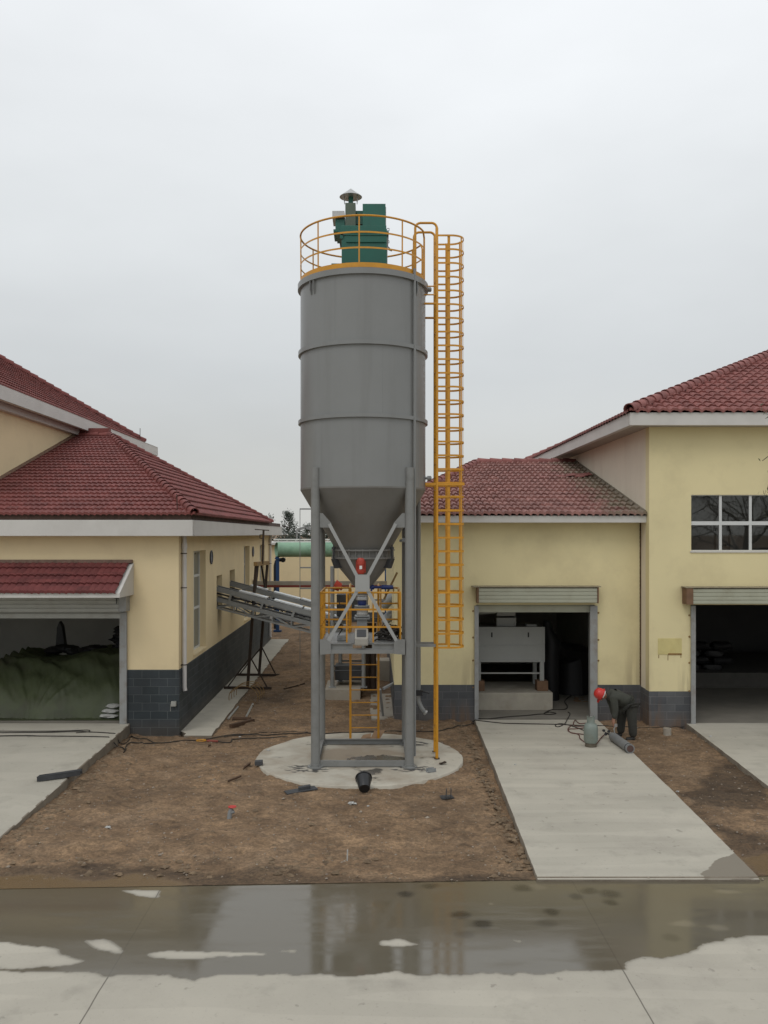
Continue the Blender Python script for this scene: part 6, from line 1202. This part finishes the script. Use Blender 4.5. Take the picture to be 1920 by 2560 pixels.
cable([(1179, 1807), (1260, 1808), (1350, 1810), (1400, 1811), (1440, 1813), (1500, 1814), (1560, 1817)], .013, M['cable'], 'taut black cable crossing the middle driveway', group=CG)
cable([(1420, 1780), (1425, 1785), (1419, 1797), (1411, 1810), (1395, 1817), (1388, 1813), (1400, 1809), (1420, 1812), (1450, 1822), (1468, 1830)], .012, M['cable'], 'dark hose looping from the doorway towards the bottle', 'hose', 'hose', HG)
cable([(1480, 1805), (1450, 1809), (1438, 1800), (1436, 1814), (1470, 1818), (1440, 1822), (1422, 1823), (1428, 1832), (1452, 1835), (1470, 1838)], .012, M['hose_red'], 'reddish hose coiled just left of the gas bottle', 'hose', 'hose', HG)
cable([(1430, 1812), (1420, 1822), (1424, 1830), (1440, 1834), (1448, 1838), (1450, 1846), (1460, 1854), (1468, 1858)], .012, M['hose_red'], 'red brown hose curving round the foot of the gas bottle', 'hose', 'hose', HG)
cable([(1490, 1862), (1497, 1852), (1504, 1843), (1512, 1836)], .012, M['hose_red'], 'hose from the gas bottle to the regulator of the lying cylinder', 'hose', 'hose', HG, dz=.03)
cable([(1720, 1813), (1760, 1806), (1830, 1790), (1930, 1768)], .012, M['cable'], 'black cable running into the right garage', group=CG)
cable([(1560, 1817), (1620, 1820), (1700, 1818), (1722, 1813)], .009, M['cable'], 'thin cable along the foot of the tall block', group=CG)

# ================================================================== LOOSE THINGS IN THE YARD
def ibeam(name, a, b, w_, h_, m, label, cat, group=None, channel=False):
    mb = MB(); a, b = Vector(a), Vector(b); up = Vector((0, 0, 1)); t = .012
    mb.beam(a, b, w_ if channel else t, t if channel else h_)
    if channel:
        s = (b - a).normalized().cross(up).normalized() * (w_ / 2 - t / 2)
        for q in (s, -s): mb.beam(a + q + up * h_ / 2, b + q + up * h_ / 2, t, h_)
    else:
        for q in (up * h_ / 2, -up * h_ / 2): mb.beam(a + q, b + q, w_, t)
    return solo(name, mb, m, label, cat, group, smooth=False)
p, q = Vector(gnd(95, 1944, .075)), Vector(gnd(203, 1926, .09)); p.z += .015; q.z = p.z + .03; mb = MB(); mb.beam(p, q, .12, .012); mb.beam(p + Vector((0, -.06, -.03)), q + Vector((0, -.06, -.03)), .012, .10); mb.beam(p + Vector((0, .06, -.03)), q + Vector((0, .06, -.03)), .012, .10); mb.beam(p.lerp(q, .25) + Vector((0, 0, .012)), q + Vector((0, 0, .012)), .124, .012)
solo('steel_channel', mb, M['wood_grey'], 'dark steel channel lying across the edge of the left driveway', 'steel channel', smooth=False)
p, q = Vector(gnd(714, 1982, .02)), Vector(gnd(790, 1962, .03)); mb = MB(); mb.beam(p, q, .22, .02); m_ = p.lerp(q, .42); m2 = p.lerp(q, .80); mb.beam(m_ + Vector((0, .02, .06)), m2 + Vector((0, .02, .06)), .10, .012); mb.beam(m_ + Vector((0, -.03, .035)), m2 + Vector((0, -.03, .035)), .012, .06); mb.beam(m_ + Vector((0, .07, .035)), m2 + Vector((0, .07, .035)), .012, .06); solo('steel_plate', mb, M['wood_grey'], 'grey steel plate with a short channel on it at the front of the silo pad', 'steel plate', smooth=False)
x, y, z = gnd(647, 1913); mb = MB(); mb.beam((x - .085, y, z + .05), (x + .085, y + .01, z + .06), .15, .09); solo('paving_block', mb, M['wood_grey'], 'dark grey block at the left edge of the silo pad', 'block', smooth=False, bevel=.01)
for (a, b, w_, h_, lb) in (((608, 1924), (626, 1911), .09, .05, 'short brown wood offcut left of the grey block'), ((569, 1955), (603, 1942), .06, .035, 'thin brown wood stick on the bare earth left of the pad'), ((520, 1867), (527, 1865), .05, .05, 'tiny wood chip alone on the earth')):
    p, q = Vector(gnd(*a, .03)), Vector(gnd(*b, .035)); mb = MB(); mb.prism([tuple(p + Vector((0, -w_ / 2, 0))), tuple(p + Vector((0, w_ / 2, 0))), tuple(p + Vector((.0, w_ / 2, h_))), tuple(p + Vector((.01, -w_ / 3, h_ * .8)))], tuple(q - p)); solo('wood_offcut', mb, M['wood'], lb, 'wood', 'wood offcuts on the earth', smooth=False)
x, y, z = gnd(1117, 1996); mb = MB(); mb.beam((x - .12, y, z + .015), (x + .12, y + .05, z + .02), .2, .02)
for s in (-.02, .07): mb.beam((x + s, y - .05, z + .02), (x + s + .01, y - .05, z + .2), .012, .08, (0, 1, 0))
solo('steel_bracket', mb, M['wood_grey'], 'small dark bracket with two upright lugs on the earth right of the pad', 'bracket', smooth=False)
p, q = Vector(gnd(1068, 1930, .012)), Vector(gnd(1087, 1927, .012)); ibeam('channel_offcut', p, q, .10, .07, M['steel_grey'], 'short channel offcut on the right front of the silo pad', 'steel offcut', None, True)
x, y, z = gnd(1106, 1911); mb = MB()
for k in range(6): t = random.random() * 6; mb.beam((x - .07 * math.cos(t), y - .07 * math.sin(t), z + .02), (x + .09 * math.cos(t), y + .07 * math.sin(t), z + .05), .04, .015)
solo('scrap_pile', mb, M['rust'], 'little scrap of rusty metal beside the foot of the caged ladder', 'scrap', smooth=False)
x, y, z = gnd(930, 1848); CB_ = MB()
CB_.add([(x - .28, y - .05, z + .02), (x - .05, y - .18, z + .01), (x - .02, y + .1, z + .12), (x - .22, y + .16, z + .06), (x - .28, y - .05, z + .028), (x - .05, y - .18, z + .018), (x - .02, y + .1, z + .128), (x - .22, y + .16, z + .068)], [(0, 3, 2, 1), (4, 5, 6, 7), (0, 1, 5, 4), (1, 2, 6, 5), (2, 3, 7, 6), (3, 0, 4, 7)])
CB_.add([(x - .06, y - .16, z + .01), (x + .18, y - .12, z + .02), (x + .33, y + .12, z + .2), (x + .06, y + .12, z + .17), (x - .06, y - .16, z + .018), (x + .18, y - .12, z + .028), (x + .33, y + .12, z + .208), (x + .06, y + .12, z + .178)], [(0, 3, 2, 1), (4, 5, 6, 7), (0, 1, 5, 4), (1, 2, 6, 5), (2, 3, 7, 6), (3, 0, 4, 7)]); CB_.box(x - .15, x - .03, y - .12, y + .04, z, z + .07)
solo('cardboard', CB_, M['card'], 'crumpled open cardboard at the back of the silo pad', 'cardboard', smooth=False)
x, y, z = gnd(911, 1986); BU = thing('bucket', (x, y, z), 'black plastic bucket tipped over on the earth in front of the pad', 'bucket')
Mb = Matrix.Rotation(R(-62), 4, 'X') @ Matrix.Identity(4); Mb = Matrix.Rotation(R(4), 4, 'Z') @ Mb; c = (x, y + .02, z + .105)
bm_ = mat('black_plastic', (.012, .013, .015), .4); mb = MB(); mb.lathe([(.0, -.0), (.105, 0), (.11, .01), (.155, .28), (.168, .28), (.168, .30), (.15, .30), (.105, .015), (0, .015)], c, 32, Mb); build('pail', mb, bm_, BU)
mb = MB(); mb.tube([tuple(Vector(c) + Mb @ Vector((.165 * math.cos(t), .165 * math.sin(t), .285 - .07 * math.sin(t)))) for t in np.linspace(0, math.pi, 14)], .004, 5); build('handle', mb, M['zinc'], BU)
x, y, z = gnd(881, 2012); mb = MB(); blob(mb, (x - .02, y, z + .03), (.06, .045, .03), 9, .25); blob(mb, (x + .05, y + .01, z + .02), (.04, .03, .02), 8, .25); solo('litter', mb, M['sack'], 'scrap of white litter on the earth below the bucket', 'litter')
for i, (px, py, r) in enumerate(((270, 2070, .035), (671, 1877, .03), (1776, 1842, .03), (1694, 1980, .025), (920, 2016, .02), (600, 1845, .025), (1288, 1912, .02))):
    x, y, z = gnd(px, py); mb = MB(); blob(mb, (x, y, z + r * .4), (r * 1.4, r, r * .6), 8, .25); solo('litter', mb, M['sack'], ['white scrap on the earth beside the left driveway', 'white scrap beside the cables behind the pad', 'white speck near the right driveway', 'pale scrap on the damp earth between the right driveways', 'white speck just right of the litter below the bucket', 'white speck by the cables left of the pad', 'pale speck near the edge of the middle driveway'][i], 'litter', 'white scraps on the yard')
x, y, z = gnd(576, 2046); VA_ = thing('hydrant_valve', (x, y, z), 'small grey standpipe valve with red hand wheel in the earth', 'valve')
mb = MB(); mb.tube([(x - .02, y - .02, z - .05), (x - .01, y, z + .10), (x + .02, y + .02, z + .17)], [.045, .04, .04], 12); mb.tube([(x, y, z + .1), (x + .07, y, z + .12)], .03, 8); build('standpipe', mb, M['cylinder'], VA_)
mb = MB(); mb.lathe([(0, .195), (.02, .19), (.07, .195), (.075, .203), (.07, .211), (0, .212)], (x + .03, y + .02, z), 20); build('hand_wheel', mb, M['helmet'], VA_)
x, y, z = gnd(1668, 1838); mb = MB(); mb.lathe([(.10, -.03), (.10, .15), (.085, .155), (.075, .12), (0, .118)], (x, y, z), 20); solo('pipe_stub', mb, M['concrete_old'], 'short grey pipe stub in the earth before the tall block', 'pipe stub')
x, y, z = gnd(868, 2152); mb = MB(); mb.tube([(x, y, z), (x + .006, y, z + .17)], .012, 6); solo('marker_stick', mb, M['sack'], 'thin pale stick standing in the earth near the road', 'stick')
# by the walkway: pipes, logs, wire basket
for (a, b, lb) in (((571, 1796), (595, 1767), 'bare steel pipe lying along the walkway edge'), ((616, 1790), (632, 1760), 'bare steel pipe lying on open earth right of the other one')):
    mb = MB(); mb.cyl(gnd(*a, .04), gnd(*b, .04), .03, 10); solo('steel_pipe', mb, M['zinc'], lb, 'pipe', 'loose steel pipes by the walkway')
for (a, b, r, lb) in (((582, 1797), (626, 1797), .06, 'round dark log behind the square beam'), ((577, 1814), (633, 1797), .055, 'square dark timber slanting in front of the round log')):
    mb = MB(); p, q = gnd(*a, r * .9), gnd(*b, r * .9); (mb.cyl(p, q, r, 10) if r == .06 else mb.beam(p, q, .10, .10)); solo('timber', mb, M['wood'], lb, 'timber', 'dark timbers by the walkway')
mb = MB(); bx0 = Vector(gnd(608, 1757, 0))
for k in range(4): q = bx0 + Vector((.03 * k, .28 * k, 0)); mb.tube([(q.x + .42 * math.cos(t) + .06 * math.sin(t * 2), q.y, .03 + .46 * math.sin(t)) for t in np.linspace(.02, 3.12, 16)], .010, 5)
for t in (.25, 1.1, 2.6): a = bx0 + Vector((.42 * math.cos(t) + .06 * math.sin(t * 2), -.05, .03 + .46 * math.sin(t))); mb.tube([tuple(a), tuple(a + Vector((.1, .95, 0)))], .010, 5)
solo('wire_basket', mb, M['rust_bar'], 'rusty hoops of bent reinforcing wire at the foot of the trestle', 'wire')
mb = MB(); mb.tube([gnd(710, 1722, .03), gnd(735, 1716, .04), gnd(762, 1708, .03)], .02, 6); solo('rebar', mb, M['rust'], 'dark bar lying on the earth right of the trestle', 'bar')

# ================================================================== TREES
def leaves(mb, pts, n, spread, ln, wd, droop=0.0):
    P = rng.integers(0, len(pts), n)
    for i in P:
        c = Vector(pts[i]) + Vector(rng.normal(0, spread, 3).tolist()); d = Vector(rng.normal(0, 1, 3).tolist()); d.z -= droop; d.normalize(); s = d.cross(Vector(rng.normal(0, 1, 3).tolist())).normalized()
        l = ln * rng.uniform(.6, 1.3); w_ = wd * rng.uniform(.6, 1.3); mb.add([c, c + d * l * .5 + s * w_, c + d * l, c + d * l * .5 - s * w_], [(0, 1, 2, 3)])
def grow(mb, p, d, ln, r, lev, tips, bend=.25, up=.1, kids=3):
    q = [Vector(p)]; dd = Vector(d).normalized(); n = 5
    for i in range(n): dd = (dd + Vector(rng.normal(0, bend, 3).tolist()) * .5 + Vector((0, 0, up * .3))).normalized(); q.append(q[-1] + dd * ln / n)
    mb.tube(q, [r * (1 - .6 * i / n) for i in range(n + 1)], 7 if lev > 1 else 5)
    if lev <= 1: tips += [tuple(a) for a in q[2:]]
    if lev == 0: return
    for k in range(kids):
        t = rng.integers(2, n + 1); a = Vector(rng.normal(0, 1, 3).tolist()); a = (a - dd * a.dot(dd)).normalized(); grow(mb, q[t], dd * .6 + a * .8, ln * rng.uniform(.5, .75), r * .5, lev - 1, tips, bend, up, kids)
for (px, yy, top, w_, n, lb) in ((722, 88, 1284, 1.35, 2600, 'pointed dark juniper beyond the rear building left of the silo'), (768, 95, 1316, 1.2, 1400, 'small dark tree half hidden by the left silo leg'), (673, 80, 1290, .9, 700, 'thin wispy shrub showing behind the far roof corner')):
    x = X(px, yy); h = Z(top, yy); t = thing('juniper_tree', (x, yy, 0), lb, 'tree', 'distant trees behind the rear building'); mb = MB(); tips = []
    mb.tube([(x, yy, 0), (x + .1, yy, h * .5), (x, yy, h * .97)], [.16, .09, .01], 7)
    for k in range(70 if n > 1000 else 30):
        z = rng.uniform(.25, .98) * h; a = rng.uniform(0, 6.3); rr = w_ * (1.05 - z / h) ** .75 * rng.uniform(.6, 1.35) + .12; e = Vector((x + rr * math.cos(a), yy + rr * math.sin(a), z + rr * .9)); q0 = Vector((x, yy, z)); mb.tube([q0, q0.lerp(e, .5) + Vector((0, 0, -.08)), e], [.03, .02, .006], 4); tips += [tuple(q0.lerp(e, s)) for s in (.45, .6, .75, .9, 1.0)]
    build('trunk', mb, M['bark'], t); mb = MB(); leaves(mb, tips, n, .13, .20, .035, -1.0); build('crown', mb, M['leaf_far'], t, smooth=False, recalc=False)
mb = MB(); yy = 82; 
for k in range(14): x = X(700 + 8 * k, yy); blob(mb, (x, yy + random.uniform(-1, 1), 4.2 + random.uniform(-.2, .35)), (.8, .8, .75), 10, .25)
hg = MB(); pts = [(X(690 + 9 * k, yy) + rng.normal(0, .3), yy, rng.uniform(2.5, 5.0)) for k in range(16) for _ in range(6)]; leaves(hg, pts, 2600, .35, .3, .07); solo('hedge', hg, M['leaf_far'], 'low dark hedge along the top of the rear building behind the duct rail', 'hedge', recalc=False, smooth=False)
mb = MB(); yy = 70; s0 = (X(742, yy), yy); mb.beam((s0[0], yy, 4), (s0[0], yy, Z(1325, yy)), .12, .12, (1, 0, 0)); mb.beam((s0[0], yy, Z(1325, yy)), (X(764, yy), yy, Z(1318, yy)), .14, .2); mb.beam((X(764, yy), yy, Z(1318, yy)), (X(800, yy), yy, Z(1332, yy)), .14, .2); mb.beam((X(800, yy), yy, 4), (X(800, yy), yy, Z(1332, yy)), .12, .12, (1, 0, 0)); mb.box(s0[0] - .2, X(800, yy), yy + .2, yy + .4, 0, 4.1); solo('canopy_frame', mb, M['steel_grey'], 'small gabled steel canopy frame far behind the duct', 'canopy', smooth=False)
t = thing('willow_tree', (10.3, 12.2, 0), 'narrow leaved tree at the right edge whose twigs hang into view', 'tree'); mb = MB(); tips = []
mb.tube([(10.3, 12.2, -.1), (10.2, 12.25, 1.6), (10.35, 12.2, 3.2), (10.25, 12.2, 4.2)], [.2, .16, .13, .11], 10)
for k in range(9): a = k * .7 + rng.uniform(-.2, .2); grow(mb, (10.25, 12.2, rng.uniform(2.6, 4.2)), (math.cos(a), math.sin(a), .7), rng.uniform(1.5, 2.1), .06, 2, tips, .3, .1, 3)
tw = []
for (ex_, ey_, ez_, sx_, sz_) in ((5.62, 12.4, 6.85, 6.9, 7.2), (5.60, 12.4, 6.15, 6.6, 6.6), (5.68, 12.4, 5.75, 6.5, 6.2), (5.72, 12.4, 5.35, 6.5, 5.8), (5.8, 12.4, 6.5, 6.8, 7.0)):
    q = [Vector((lerp(sx_, ex_, s), lerp(12.25, ey_, s), lerp(sz_, ez_, s) + .12 * math.sin(s * 3.1))) for s in np.linspace(0, 1, 8)]; mb.tube([Vector((8.0, 12.2, sz_ + .2))] + q, [.02] + [.012 - .001 * i for i in range(8)], 5); tw += [tuple(p) for p in q[3:]]
build('trunk', mb, M['bark'], t); mb = MB(); leaves(mb, [p for p in tips if p[0] / p[1] > .485], 5200, .16, .11, .009, .5); leaves(mb, tw, 150, .055, .11, .008, .7); build('crown', mb, M['leaf'], t, smooth=False, recalc=False)
t = thing('willow_tree', (15.9, 9.5, 0), 'bare limbed tree outside the frame, mirrored in the upper window', 'tree'); mb = MB(); tips = []
mb.tube([(15.9, 9.5, -.1), (15.8, 9.6, 2.0), (15.6, 9.6, 4.2), (15.7, 9.6, 5.6)], [.22, .18, .14, .09], 9)
for k in range(10): a = k * .65; grow(mb, (15.7, 9.6, rng.uniform(3.4, 5.6)), (math.cos(a), math.sin(a), .6), rng.uniform(1.6, 2.4), .06, 2, tips, .3, .1, 3)
build('trunk', mb, M['bark'], t); mb = MB(); leaves(mb, tips, 2600, .18, .12, .012, .4); build('crown', mb, M['leaf'], t, smooth=False, recalc=False)
